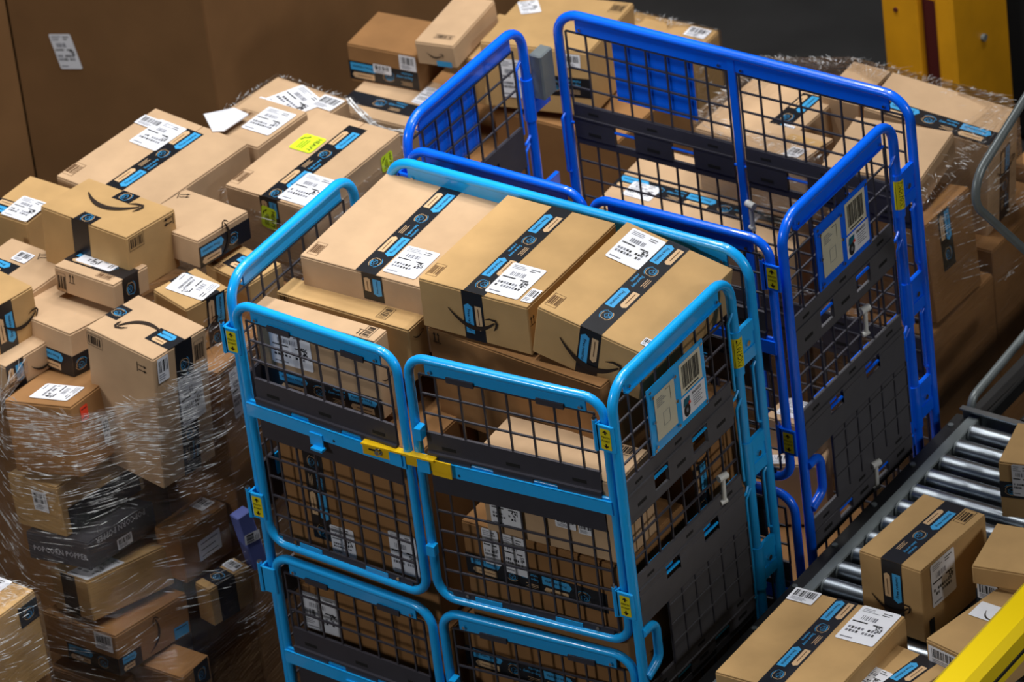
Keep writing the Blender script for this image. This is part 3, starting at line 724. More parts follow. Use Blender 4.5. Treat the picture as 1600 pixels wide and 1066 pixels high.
    m = MB(); box_uz(m, P, XB0 + .06, XB1 - .06, 1.705, 1.745, -.003, .003, blue)
    for u in (XB0 + .075, -.03, .04, XB1 - .075): rivet(m, lambda a, b, d: P(a, b, -d), u, 1.716, .008)
    m.build('top_strip', fr)
    m = MB(); m.chbox((-.004, YB - .006, .19), (.020, YB + .006, 1.75), blue, .002); m.build('centre_bar', fr)
    for k, (u0, u1) in enumerate(((-.520, -.012), (.028, .530))):
        us = lin(u0, u1, 9)
        m = MB(); grid(m, P, us, [1.70, 1.645, 1.585, 1.525, 1.472], DPLAST); m.build('mesh_panel', fr)
        m = MB(); hinge_band(m, lambda a, b, d: P(a, b, -d), u0, u1, 1.472, DPLAST); m.build('hinge_band', fr)
        m = MB(); m.tube([P(u0 - .02, 1.408, -.0015), P(u1 + .02, 1.408, -.0015)], .0042, blue, 8); m.build('hinge_rod', fr)
        m = MB(); grid(m, P, us, lin(1.0, 1.348, 7), DPLAST); m.build('mesh_panel', fr)
        m = MB(); hinge_band(m, lambda a, b, d: P(a, b, -d), u0, u1, 1.0, DPLAST); m.build('hinge_band', fr)
        m = MB(); grid(m, P, us, lin(.26, .875, 10), DPLAST); m.build('mesh_panel', fr)
    for X in (XB0, XB1):
        for zt, zb in ((1.43, 1.26), (1.10, .93)):
            m = MB(); m.tube(fillet([(X, YB - .004, zt + .012), (X, YB - .026, zt), (X, YB - .026, zb), (X, YB - .004, zb - .012)], .01, 3), .0042, blue, 6); m.build('lock_rod', fr)
    if second:
        m = MB(); box_uz(m, P, -.380, -.125, 1.508, 1.705, .010, .014, blue); x = m.build('sign_plate', fr); x['label'] = 'blue sign plate seen from behind'
        hook(fr, lambda a, b, d: P(a, b, -d), .034, 1.26)
    # gates: two above, two below
    for lower in (0, 1):
        for k, (g0, g1) in enumerate((gateL, gateR)):
            A = Vector((g0[0], g0[1], 0)); Bv = Vector((g1[0], g1[1], 0)); U = (Bv - A).normalized(); Nn = Vector((U.y, -U.x, 0)); L = (Bv - A).length
            def P(u, z, d, A=A, U=U, Nn=Nn): return A + U * u + Nn * d + Vector((0, 0, z))
            zt, zb = ((1.700, .958) if not lower else (.908, .22))
            m = MB(); m.tube(fillet([P(0, zb, 0), P(0, zt, 0), P(L, zt, 0), P(L, zb, 0)], .055, 7, True), .0125, blue, 12, closed=True)
            g = m.build('gate', c)
            m = MB(); box_uz(m, P, .05, L - .05, zt - .045, zt - .008, -.002, .003, blue)
            rivet(m, P, .065, zt - .033, .009); rivet(m, P, L - .065, zt - .033, .009)
            for a, b in ((.20, .34), (.66, .80)): box_uz(m, P, a * L, b * L, zt - .052, zt - .036, .003, .008, DPLAST)
            m.build('top_strip', g)
            us = [.03] + lin(.075, L - .075, 7) + [L - .03]
            dz = zt - 1.70
            zs = [zt - .046, zt - .105, zt - .165, zt - .225]
            m = MB(); grid(m, P, us, zs, DPLAST); m.build('mesh_panel', g)
            m = MB(); box_uz(m, P, .03, L - .03, 1.418 + dz, 1.478 + dz, -.004, .004, DPLAST)
            box_uz(m, P, .03, L - .03, 1.414 + dz, 1.420 + dz, -.004, .012, DPLAST)
            for a, b in TABS:
                box_uz(m, P, .03 + a * (L - .06), .03 + b * (L - .06), 1.375 + dz, 1.416 + dz, .0, .011, DPLAST)
                cc = .03 + (a + b) / 2 * (L - .06); box_uz(m, P, cc - .02, cc + .02, 1.432 + dz, 1.442 + dz, .0041, .0046, SLOT)
            m.build('hinge_band', g)
            m = MB(); m.tube([P(.0, 1.404 + dz, .0055), P(L, 1.404 + dz, .0055)], .0042, blue, 8); m.build('hinge_rod', g)
            m = MB(); box_uz(m, P, .0, L, 1.361 + dz, 1.399 + dz, .012, .016, blue); box_uz(m, P, .0, L, 1.397 + dz, 1.400 + dz, .002, .016, blue)
            m.tube([P(.12 if k else L * .55, 1.372 + dz, .016), P(.12 if k else L * .55, 1.372 + dz, .0165)], .004, SLOT, 8)
            if k == 0: box_uz(m, P, L * .40, L * .48, 1.340 + dz, 1.378 + dz, .016, .020, blue); box_uz(m, P, L * .42, L * .49, 1.334 + dz, 1.341 + dz, .016, .034, blue)
            else: box_uz(m, P, .012, .030, 1.465 + dz, 1.50 + dz, .0, .030, blue)
            m.build('cross_rail', g)
            m = MB(); box_uz(m, P, .03, L - .03, 1.296 + dz, 1.356 + dz, -.004, .004, DPLAST); m.build('hinge_band', g)
            zs = lin(zb + .028, 1.296 + dz, 6 if not lower else 7)
            m = MB(); grid(m, P, us, zs, DPLAST); box_uz(m, P, .045, L - .045, zb + .008, zb + .03, -.003, .003, DPLAST)
            for a, b in ((.2, .34), (.62, .76)): box_uz(m, P, a * L, b * L, zb + .012, zb + .026, .003, .005, blue)
            rivet(m, P, .09, zb + .024, .008); rivet(m, P, L - .09, zb + .024, .008)
            m.build('mesh_panel', g)
            if k == 1:
                m = MB(); box_uz(m, P, -.004, .020, 1.10 + dz, 1.13 + dz, .004, .026, blue); m.build('catch', g)
    # gate hinges with warning stickers on the two front posts
    for X, zz in ((XL, (1.585, 1.068, .83)), (XR, (1.602, 1.092, .58))):
        xo = gateL[0][0] if X < 0 else gateR[1][0]
        for z in zz:
            m = MB(); x0, x1 = min(X, xo) - .013, max(X, xo) + .006
            yy = min(gateL[0][1] if X < 0 else gateR[1][1], .028) - .017
            m.chbox((x0, yy, z - .04), (x1, yy + .007, z + .04), blue, .002)
            m.box((x0, yy, z - .04), (x0 + .006, .03, z + .04), blue)
            m.tube([(x0 - .007, yy + .008, z - .045), (x0 - .007, yy + .008, z + .045)], .007, blue, 10)
            m.tube([(x0 - .007, yy + .008, z + .045), (x0 - .007, yy + .008, z + .050)], .0065, CHROME, 10)
            h = m.build('gate_hinge', c)
            if z != .83 and z != .58: pinch_flat(h, lambda u, zz2, d, yy=yy: Vector((u, yy - d, zz2)), (x0 + x1) / 2 + .002, z, d=.0002)
    return c
GL1 = ((-.577, .010), (-.062, -.018)); GR1 = ((-.036, -.006), (.521, .036))
GL2 = ((-.577, .004), (-.032, .0)); GR2 = ((-.006, .0), (.524, .010))
cage1 = roll_cage('light blue mesh roll cage in front, loaded with taped boxes', -.37, SKY, GL1, GR1, False)
cage2 = roll_cage('deep royal blue nearly empty roll cage behind the light blue one', .43, ROYAL, GL2, GR2, True)
# yellow latch bar across the meeting gates of the front cage
def latch(c):
    e = Vector((.25, .012, 0)).normalized(); o = Vector((-.192, -.018, 1.394)); n = Vector((e.y, -e.x, 0))
    def P(u, z, d): return o + e * u + n * d + Vector((0, 0, z))
    m = MB()
    m.box((0, -.018, .016), (.262, .016, .020), YEL, lambda p: P(p.x, p.y, p.z))
    m.box((0, .013, .006), (.215, .018, .026), YEL, lambda p: P(p.x, p.y, p.z))
    m.box((.205, -.030, .017), (.262, -.017, .020), YEL, lambda p: P(p.x, p.y, p.z))
    l = m.build('latch_bar', c); l['label'] = 'yellow steel latch bar'
    for u in (.082, .165):
        m = MB(); m.box((u, -.026, .020), (u + .036, .012, .025), SKY, lambda p: P(p.x, p.y, p.z)); m.build('latch_keeper', l)
    m = MB(); m.tube([P(.048, 0, .018), P(.048, 0, .030)], .0075, CHROME, 6); m.tube([P(.048, 0, .0185), P(.048, 0, .021)], .011, CHROME, 12)
    m.build('bolt', l)
    m = MB(); box_uz(m, P, .018, .040, -.003, .003, .0201, .0204, SLOT); m.build('slot', l)
latch(cage1)
# ------------------------------------------------------------------ roller conveyor
def conveyor():
    c = empty('roller_conveyor', (1.1, .2, 0)); tag(c, 'steel roller conveyor with black side frame beside the two cages', 'conveyor')
    ox, oy = 1.1, .2
    def B(x0, y0, z0, x1, y1, z1, m, name, ch=.003):
        k = MB(); k.chbox((x0 - ox, y0 - oy, z0), (x1 - ox, y1 - oy, z1), m, ch); return k.build(name, c)
    B(.615, -1.3, .66, .660, 1.11, .775, BLKST, 'side_frame')
    B(.662, -1.3, .70, .695, 1.10, .790, STEELG, 'roller_rail')
    B(1.50, -1.3, .66, 1.56, 1.11, .80, BLKST, 'side_frame')
    B(.640, 1.098, .72, 1.50, 1.104, .812, STEEL, 'end_plate')
    B(.640, 1.085, .806, 1.50, 1.104, .812, STEEL, 'end_lip', .001)
    for y in (-1.1, 0.0, 1.0):
        for x in (.615, 1.50): B(x, y, 0, x + .05, y + .06, .66, BLKST, 'leg')
    B(.66, -1.3, .55, 1.50, 1.08, .58, BLKST, 'belly_pan')
    r = MB(); r.tube([(.70 - ox, 0, 0), (1.495 - ox, 0, 0)], .0255, STEEL, 20); r.tube([(.66 - ox, 0, 0), (1.50 - ox, 0, 0)], .006, STEELG, 8)
    for x in (.703, 1.492): r.tube([(x - .002 - ox, 0, 0), (x + .002 - ox, 0, 0)], .0262, STEELG, 20)
    o0 = r.build('roller', c, (0, 1.045 - oy, .7745))
    for i in range(1, 26):
        o = o0.copy(); COL.objects.link(o); o.parent = c; o.location = (0, 1.045 - oy - i * .0755, .7745)
    for i in range(6):
        y = 1.05 - i * .2; b = MB(); b.tube([(.632 - ox, y - oy, .775), (.632 - ox, y - oy, .780)], .008, STEELG, 8); b.build('bolt', c)
conveyor()
def guard_rail():
    c = MB(); d = at((1553, 1013), 2, 1.62)
    c.chbox((-.048, -1.4, -.055), (.048, 1.1, .055), YRAIL, .018)
    o = c.build('guard_rail', None, (d.x + .012, d.y, 1.62)); tag(o, 'bright yellow guard rail crossing the bottom right corner', 'rail')
    for y in (-1.2, .95):
        m = MB(); m.chbox((-.04, y - .04, -1.62), (.04, y + .04, -.05), YRAIL, .01); m.build('rail_post', o)
    m = MB(); m.box((.0481, -1.38, -.012), (.052, 1.08, -.004), BLKST); m.build('seam', o)
guard_rail()
def bent_tube():
    pts = [(.9, 1.62, 2.00), (.9, .795, 1.735), (.9, 1.35, 1.08), (.9, 1.62, .80)]
    P = [at((1640, 92), 0, .9), at((1507, 306), 0, .9), at((1640, 425), 0, .9)]
    m = MB(); m.tube(fillet([P[0] + (P[0] - P[1]) * .9, P[1], P[2]] , .075, 8) + [P[2] + (P[2] - P[1]) * .45 + Vector((0, 0, -.1)), Vector((.9, P[2].y + .35, .84))], .0115, STEELG, 12)
    b = Vector((.9, P[2].y + .35, 0)); m.v = [tuple(Vector(v) - b) for v in m.v]
    o = m.build('trolley_tube', None, b); tag(o, 'grey bent steel tube in front of the wrapped pallet at right edge', 'tube')
    k = MB(); k.chbox((-.02, -.02, .02), (.02, .02, .86), BLKST, .004); k.build('tube_leg', o)
    k = MB(); k.box((-.08, -.08, 0), (.08, .08, .02), BLKST); k.build('foot_plate', o)
bent_tube()
def side_rails():
    X = .645
    p = [at(q, 0, X) for q in ((1517, 640), (1521, 622), (1540, 602), (1640, 478))]
    b = Vector((X, 1.35, 0))
    m = MB(); m.tube(fillet([p[0] - Vector((0, 0, .06)), p[0] + Vector((0, 0, .03)), p[3]], .035, 5), .012, STEELG, 10); m.v = [tuple(Vector(v) - b) for v in m.v]
    o = m.build('machine_rail', None, b); tag(o, 'dull grey tube rail rising beyond the end of the roller conveyor', 'rail')
    for y in (-.17, .80):
        k = MB(); k.chbox((-.02, y, 0), (.02, y + .04, .72), BLKST, .003); k.build('rail_leg', o)
    k = MB(); k.chbox((-.03, -.20, .70), (.03, 1.0, .745), BLKST, .004); k.build('machine_bed', o)
    k = MB(); k.chbox((.03, .15, .745), (.06, 1.0, .775), YRAIL, .004); k.build('yellow_edge', o)
    k = MB(); k.tube([(.10, -.12, .70), (.10, 1.0, .76)], .014, BLKST, 10); k.build('black_pipe', o)
side_rails()
def shade_deck():
    k = MB(); k.box((.50, -.30, 3.40), (1.95, 2.6, 3.46), BLKST)  # deck added out of view to keep overhead light off the conveyor
    for i in range(5): k.box((.50, -.28 + i * .7, 3.30), (1.95, -.22 + i * .7, 3.40), BLKST)
    for x, y in ((.75, -.25), (1.85, -.25), (.75, 2.5), (1.85, 2.5)): k.tube([(x, y, 3.46), (x, y, 7.6)], .012, BLKST, 8)
    struct(k.build('light_blocker_1'), 'unseen dark deck added above the conveyor to shade it')
shade_deck()
def pallet(x0, y0, x1, y1, label):
    c = empty('wooden_pallet', ((x0 + x1) / 2, (y0 + y1) / 2, 0)); tag(c, label, 'pallet', 'wooden pallets under the stacks')
    w, d = x1 - x0, y1 - y0; n = 7; bw = d / (n + (n - 1) * .35)
    k = MB(); k.chbox((-w / 2, -bw / 2, 0), (w / 2, bw / 2, .022), WOOD, .002); me = None
    for i in range(n):
        y = -d / 2 + bw / 2 + i * bw * 1.35
        if me is None: o = k.build('deck_board', c, (0, y, .122)); me = o.data
        else: link('deck_board', me, c, (0, y, .122))
    k = MB(); k.chbox((-.045, -d / 2, 0), (.045, d / 2, .10), WOOD, .003); me = None
    for x in (-w / 2 + .045, 0, w / 2 - .045):
        if me is None: o = k.build('stringer', c, (x, 0, .022)); me = o.data
        else: link('stringer', me, c, (x, 0, .022))
    k = MB(); k.chbox((-w / 2, -.05, 0), (w / 2, .05, .022), WOOD, .002); me = None
    for y in (-d / 2 + .05, 0, d / 2 - .05):
        if me is None: o = k.build('bottom_board', c, (0, y, 0)); me = o.data
        else: link('bottom_board', me, c, (0, y, 0))
pallet(-1.80, -.62, -.80, .34, 'wooden pallet under the wrapped stack left of the front cage')
pallet(-1.72, .40, -.72, 1.18, 'wooden pallet under the boxes with lime stickers')
pallet(-1.86, 1.50, -.86, 2.42, 'wooden pallet under the boxes at top centre behind the cages')
pallet(-.66, 1.30, .44, 2.12, 'wooden pallet under the wrapped boxes behind the royal blue cage')
pallet(-1.95, -1.60, -.95, -.78, 'wooden pallet under the wrapped box at the bottom left corner')
# ------------------------------------------------------------------ boxes in the front cage
G1 = 'taped boxes loaded in the front cage'
fitted('k1', 'pale tan taped box at back left of the front cage load', TAN, group=G1).tape(('T', (690, 294), (583, 432)), ('F', (581, 430), (585, 470)), phase=.02).label('T', (643, 411), .098, .125).barcode('T', (496, 389), .03, .055)
fitted('k2', 'tan box with curved arrow in the middle of the front cage load', GOLD, group=G1).tape(('T', (885, 325), (742, 452)), ('F', (738, 452), (741, 522)), phase=.03, flip=True).label('T', (806, 440)).blabel('T', (832, 464), .03, .06).barcode('T', (682, 422), .03, .055).smile('F', (738, 500), .16).arrows('R', (832, 500), .022)
fitted('k3', 'golden brown tilted box at the right of the front cage load', GOLD, group=G1).tape(('T', (1062, 382), (928, 512)), ('F', (921, 520), (918, 580)), phase=.01, flip=True).label('T', (993, 390)).barcode('T', (868, 470), .03, .055).smile('F', (920, 560), .20).blabel('T', (1010, 536), .02, .03)
fitted('k4', 'long narrow golden box lying behind the one at the left gate', GOLD, group=G1, flap='a').barcode('T', (603, 490), .05, .03, ang=90, ink=INK).barcode('F', (445, 468), .028, .03, ink=INK).smile('R', (652, 522), .05)
fitted('k5', 'long narrow pale box pressed against the left gate', TAN, group=G1, flap='a').barcode('T', (584, 512), .05, .028, ang=90, ink=INK).arrows('T', (563, 519), .02, ang=180).label('F', (455, 545), .13, .11).tape(('F', (398, 588), (602, 655)), phase=.05).smile('R', (604, 590), .05)
fitted('k6', 'big brown box under the three top boxes of the front cage', BROWN, group=G1).arrows('F', (682, 527), .026)
fitted('k7', 'pale box at the right gate with labels on its front', TAN, group=G1, flap='a').barcode('T', (1000, 684), .055, .04, ink=INK).label('F', (790, 798), .09, .10).blabel('F', (884, 815), .06, .04).blabel('F', (915, 825), .04, .04)
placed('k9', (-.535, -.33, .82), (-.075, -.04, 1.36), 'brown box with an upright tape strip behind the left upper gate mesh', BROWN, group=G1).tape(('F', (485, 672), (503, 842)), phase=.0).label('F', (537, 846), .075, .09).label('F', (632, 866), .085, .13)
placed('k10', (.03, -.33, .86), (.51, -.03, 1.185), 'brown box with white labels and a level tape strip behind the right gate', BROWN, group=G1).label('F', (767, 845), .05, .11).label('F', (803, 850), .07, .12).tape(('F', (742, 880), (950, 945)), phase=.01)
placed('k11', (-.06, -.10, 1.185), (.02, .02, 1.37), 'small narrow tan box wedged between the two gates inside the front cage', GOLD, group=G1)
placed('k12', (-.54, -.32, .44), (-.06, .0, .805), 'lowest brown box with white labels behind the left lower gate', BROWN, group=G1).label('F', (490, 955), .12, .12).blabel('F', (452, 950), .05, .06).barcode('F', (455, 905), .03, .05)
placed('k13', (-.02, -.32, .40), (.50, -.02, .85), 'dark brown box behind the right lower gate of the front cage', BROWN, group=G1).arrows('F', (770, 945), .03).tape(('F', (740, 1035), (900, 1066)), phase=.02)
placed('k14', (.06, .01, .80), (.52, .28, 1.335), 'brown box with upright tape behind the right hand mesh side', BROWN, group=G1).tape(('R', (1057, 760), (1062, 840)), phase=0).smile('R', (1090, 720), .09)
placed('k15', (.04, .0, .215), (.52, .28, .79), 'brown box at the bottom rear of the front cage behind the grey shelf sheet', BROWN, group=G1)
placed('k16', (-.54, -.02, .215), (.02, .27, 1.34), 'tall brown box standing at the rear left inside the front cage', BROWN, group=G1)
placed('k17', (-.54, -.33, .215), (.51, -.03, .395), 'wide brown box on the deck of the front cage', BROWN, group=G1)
# ------------------------------------------------------------------ boxes in the royal blue cage
G2 = 'boxes at the bottom of the royal blue cage'
fitted('m1', 'small tan box with white label low in the royal blue cage', TAN, group=G2).label('T', (1247, 632), .07, .08).blabel('T', (1285, 648), .05, .035)
fitted('m2', 'tan box beside the handle low in the royal blue cage', TAN, group=G2).blabel('T', (1266, 706), .05, .04).blabel('T', (1222, 720), .06, .04)
placed('m3', (-.45, .60, .215), (.40, 1.05, .41), 'wide brown box on the deck of the royal blue cage', BROWN, group=G2)
# ------------------------------------------------------------------ wrapped stack left of the front cage
G3 = 'boxes of the wrapped stack on the left'
fitted('a1', 'golden box with a big curved arrow on its top at upper left', GOLD, group=G3, flap='a').smile('T', (172, 318), .20, ang=10).tape(('T', (126, 347), (146, 336)), ('F', (126, 350), (129, 398)), phase=-.02).tape(('T', (208, 301), (188, 314))).barcode('R', (213, 377), .055, .04, ink=INK).arrows('R', (263, 345), .03, ang=90)
fitted('a2', 'tan box with taped lower edge right behind the box with the arrow on top', TAN, group=G3).arrows('T', (267, 299), .028, ang=-60).tape(('R', (312, 408), (398, 372)), phase=.0).smile('R', (352, 388), .12, ang=80)
fitted('a3', 'small tan box with a white label on top in the left stack', TAN, group=G3, flap='a').tape(('T', (112, 398), (212, 432)), ('R', (204, 435), (206, 476)), phase=.01).label('T', (166, 404), .085, .125, ang=-90).barcode('F', (97, 441), .028, .055, ink=INK).arrows('F', (112, 436), .022).barcode('T', (164, 432), .05, .022)
fitted('a4', 'wide flat pale box lying under the small labelled box', TAN, group=G3).tape(('F', (60, 556), (116, 580)), ('R', (117, 580), (140, 568)), phase=.005)
fitted('a5', 'tall tan box with an arrow on top and label on its wrapped side', TAN, group=G3, flap='a').smile('T', (222, 512), .15, ang=205).tape(('T', (240, 520), (292, 548)), ('R', (289, 545), (300, 742)), phase=-.06).tape(('T', (174, 484), (196, 492)), phase=.13).label('R', (299, 620), .085, .15, ang=4).blabel('R', (254, 576), .04, .075).barcode('F', (148, 533), .055, .036, ink=INK).barcode('R', (311, 548), .034, .07, ink=INK).arrows('F', (222, 576), .03, ang=-90)
fitted('a6', 'golden box with black arrow and tape cut by the left picture edge', GOLD, group=G3).smile('R', (36, 500), .13).tape(('R', (3, 470), (17, 560)), phase=.03)
fitted('a7', 'low tan box with tape under the box at the left picture edge', TAN, group=G3).tape(('R', (8, 560), (20, 600)), phase=.0).smile('R', (66, 568), .09)
fitted('a9', 'brown box with a red tag wrapped at the corner of the left stack', BROWN, group=G3).label('T', (89, 614), .09, .12, ang=-90).plain('R', (131, 645), .034, .042, RED, 'red_tag', lines=2, label='small red tag').blabel('R', (165, 672), .03, .07).blabel('R', (190, 694), .035, .045)
fitted('a10', 'golden box with a black printed band under the red tagged box', GOLD, group=G3).blabel('F', (64, 783), .055, .06).plain('R', (165, 790), .26, .075, TAPE, 'printed_band', label='black printed band')
fitted('a11', 'charcoal popcorn popper carton in the wrapped left stack', DKBOX, name='popper_carton', group=G3, cat='carton').text('F', (95, 864), 'POPCORN POPPER', .19, GREYT).text('R', (188, 822), 'POPCORN POPPER', .20, GREYT, ang=180).blabel('R', (194, 845), .06, .03)
fitted('a12', 'golden box under the charcoal popper carton', GOLD, group=G3).label('T', (160, 893), .09, .13).tape(('F', (106, 905), (116, 958)), phase=.05)
fitted('a13', 'brown box with curved arrow and blue sticker low in the left stack', BROWN, group=G3).blabel('F', (163, 1003), .065, .05).smile('R', (243, 1002), .11, ang=75).plain('R', (283, 985), .055, .034, TBLUE, 'blue_sticker', lines=1).tape(('F', (110, 1040), (188, 1048)), ('R', (190, 1048), (222, 1025)), w=.05, phase=.0)
fitted('a14', 'brown box at the very bottom of the left stack below the blue sticker', BROWN, group=G3).tape(('R', (310, 1050), (322, 1066)), phase=0)
fitted('a15', 'reddish brown box with a black framed label near the front cage', BROWN, group=G3).blabel('T', (316, 789), .05, .05).plain('R', (327, 851), .085, .062, WHITE, 'address_label', lines=3, label='white label with black frame')
fitted('a16', 'small box with blue and black tape below the reddish brown box', GOLD, group=G3).tape(('T', (336, 896), (357, 912)), ('R', (354, 915), (362, 965)), phase=-.03).blabel('T', (362, 884), .05, .035)
fitted('a17', 'slim periwinkle carton leaning between left stack and front cage', BLUBOX, name='slim_carton', group=G3, cat='carton', flaps=False).blabel('R', (392, 840), .030, .05, ang=80)
fitted('a18', 'golden taped box with white label beside the front cage corner', GOLD, group=G3, flap='a').tape(('T', (262, 432), (350, 466)), ('R', (336, 470), (342, 530)), phase=.0).label('T', (290, 442), .085, .12, ang=-75).smile('R', (318, 508), .10)
fitted('a19', 'golden box with black tape half hidden behind the cage tube', GOLD, group=G3).tape(('T', (365, 400), (395, 425)), phase=.0).barcode('T', (308, 421), .05, .03)
fitted('a20', 'tan box with tape under a film edge at far left', GOLD, group=G3, flap='a').tape(('T', (5, 318), (62, 345)), phase=.0, flip=True).label('T', (15, 352), .09, .1)
fitted('a21', 'tan box with small white label left of the flat pale box', TAN, group=G3, flap='a').arrows('T', (72, 400), .03, ang=-60).blabel('T', (36, 403), .05, .045).tape(('T', (-20, 410), (20, 425)), phase=.0)
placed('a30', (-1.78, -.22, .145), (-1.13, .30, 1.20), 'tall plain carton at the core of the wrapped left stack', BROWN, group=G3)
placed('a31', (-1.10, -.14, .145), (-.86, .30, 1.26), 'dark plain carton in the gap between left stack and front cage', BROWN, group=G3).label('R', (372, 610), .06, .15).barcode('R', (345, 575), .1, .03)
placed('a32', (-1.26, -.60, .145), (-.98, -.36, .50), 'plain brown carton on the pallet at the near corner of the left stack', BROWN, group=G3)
# ------------------------------------------------------------------ boxes behind the left stack
G4 = 'boxes with lime stickers and labels behind the left stack'
fitted('b1', 'large tan box with long tape strip below the bulk carton', TAN, group=G4).tape(('T', (312, 208), (170, 292)), phase=.0).label('T', (247, 212), .1, .13).blabel('T', (228, 190), .08, .045, ang=0).barcode('T', (115, 264), .036, .06)
fitted('b2', 'tan box with white label between the long taped ones', TAN, group=G4).label('T', (420, 190), .1, .125).barcode('T', (386, 178), .06, .035)
fitted('b3', 'tan box with lime HEAVY stickers left of the royal blue cage', TAN, group=G4).tape(('T', (560, 200), (424, 308)), ('F', (420, 312), (424, 348)), phase=.02).heavy('T', (481, 225), .075, .08).heavy('F', (421, 340), .05, .07, ang=-8).heavy('R', (604, 252), .05, .05).label('T', (494, 301), .1, .14).barcode('T', (377, 276), .03, .07)
fitted('b4', 'film covered box with white papers in front of the bulk carton', TAN, group=G4).label('T', (468, 155), .14, .12, ang=-20).blabel('T', (516, 163), .075, .065).blabel('T', (413, 163), .07, .05)
placed('b30', (-1.66, .44, .145), (-1.26, 1.06, 1.10), 'tall plain carton below the long taped box at the back', BROWN, group=G4)
placed('b31', (-1.24, .44, .145), (-.94, 1.06, 1.10), 'tall plain carton below the box with the lime stickers', BROWN, group=G4)
m = MB(); p = [at(q, 2, 1.425) for q in ((332, 205), (318, 178), (366, 168), (388, 178), (350, 204))]; cen = sum(p, Vector()) / 5
m.add([v - cen for v in p] + [Vector((0, 0, .025))] + [v - cen - Vector((0, 0, .004)) for v in p], [(i, (i + 1) % 5, 5) for i in range(5)] + [(6 + i, 6 + (i + 1) % 5, (i + 1) % 5, i) for i in range(5)], WHITE)
tag(m.build('paper_mailer', None, cen), 'crumpled white paper mailer between the boxes below the bulk carton', 'mailer')
# ------------------------------------------------------------------ boxes at top centre
G5 = 'boxes behind the cages at top centre'
fitted('c1', 'brown box with a band of tape along its front at top centre', BROWN, group=G5).tape(('F', (548, 105), (650, 130)), phase=.0).blabel('F', (640, 99), .055, .05).blabel('F', (598, 108), .06, .03)
fitted('c2', 'slim tan box lying on top of the others at top centre', TAN, group=G5).barcode('T', (694, 58), .06, .02, ink=INK).smile('F', (680, 86), .06).plain('F', (696, 104), .05, .018, TBLUE, 'blue_sticker')
fitted('c3', 'large golden box with black tape on its front behind the cage tubes', GOLD, group=G5).tape(('F', (800, 118), (945, 150)), phase=.0).blabel('F', (893, 95), .055, .042).label('F', (800, 122), .065, .12).barcode('T', (965, 13), .04, .06, ink=INK).label('T', (790, 8), .06, .09, ang=30)
fitted('c4', 'flat tan box with tape along it and a white label, left of the royal cage', TAN, group=G5, flap='a').tape(('T', (541, 150), (668, 178)), phase=-.02).label('T', (674, 153), .085, .09)
fitted('c5', 'small golden box wedged between the slim and the large box', GOLD, group=G5)
fitted('c6', 'film wrapped tan box standing at the edge of the dark floor', GOLD, group=G5).blabel('T', (1090, 52), .07, .05)
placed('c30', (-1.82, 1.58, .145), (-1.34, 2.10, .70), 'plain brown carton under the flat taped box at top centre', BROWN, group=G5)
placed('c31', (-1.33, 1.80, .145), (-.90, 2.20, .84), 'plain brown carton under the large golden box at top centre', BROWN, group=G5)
# ------------------------------------------------------------------ wrapped pallet behind the royal blue cage
G6 = 'wrapped boxes behind the royal blue cage'
fitted('d1', 'flat tan box on the wrapped pallet showing its dark right side', TAN, group=G6)
fitted('d2', 'wide tan box with a tape strip under film at the right', TAN, group=G6, flap='a').tape(('T', (1380, 172), (1546, 218)), phase=.0).smile('R', (1570, 262), .12).tape(('R', (1566, 235), (1572, 380)), phase=.0)
fitted('d0', 'narrow film covered box at the far corner of the right pallet', TAN, group=G6)
fitted('d3', 'tan box with a slanting tape strip seen through the back mesh', TAN, group=G6).tape(('T', (1275, 150), (1180, 222)), phase=.0).blabel('T', (1225, 205), .04, .06)
fitted('d4', 'tan box with shiny brown tape seen between the cage wires', TAN, group=G6).plain('T', (1265, 222), .12, .03, GOLD, 'parcel_tape', label='shiny brown tape').blabel('T', (1234, 245), .05, .05)
fitted('d5', 'brown box under film below the flat box of the right pallet', BROWN, group=G6).tape(('R', (1476, 330), (1482, 420)), phase=.0)
fitted('d7', 'long tan box with level tape strip low behind the cage back', TAN, group=G6, flap='a').tape(('T', (965, 283), (1230, 352)), phase=.0).label('T', (1003, 300), .09, .07).blabel('T', (1172, 340), .05, .04)
placed('d30', (-.60, 1.72, .145), (.38, 2.06, .86), 'plain brown carton at the rear base of the right pallet', BROWN, group=G6)
placed('d33', (.24, 2.08, .145), (.46, 2.30, .90), 'tall brown box at the far right end of the wrapped pallet behind the bent tube', BROWN, group=G6)
placed('d31', (.0, 1.36, .145), (.39, 1.70, .80), 'plain brown carton at the near base of the right pallet', BROWN, group=G6)
placed('d32', (-.64, 1.34, .145), (-.02, 1.70, .74), 'plain brown carton under the long tan taped box', BROWN, group=G6)
# ------------------------------------------------------------------ boxes on the conveyor
G7 = 'boxes on the roller conveyor'
fitted('v1', 'tan taped box standing alone on the rollers with label on its side', GOLD, group=G7).tape(('T', (1498, 787), (1392, 874)), ('F', (1391, 878), (1400, 968)), phase=.03).label('R', (1473, 902), .105, .13).barcode('T', (1508, 808), .034, .06, ink=INK).smile('F', (1392, 944), .13).plain('R', (1456, 978), .022, .045, BLACKP, 'hand_slot')
fitted('v2', 'large flat box with long tape at the bottom of the picture', GOLD, group=G7).tape(('T', (1326, 940), (1206, 1064)), phase=.0, flip=True).label('T', (1357, 979), .11, .15).blabel('T', (1257, 932), .075, .055)
fitted('v3', 'tan box behind the one with the label near the yellow rail', GOLD, group=G7)
fitted('v4', 'pale flat box with two labels next to the yellow rail', GOLD, group=G7).plain('T', (1551, 960), .105, .065, WHITE, 'return_label', ang=8, label='white label with dark swoosh').smile('T', (1545, 965), .06, ang=-20).blabel('F', (1478, 1032), .11, .055)
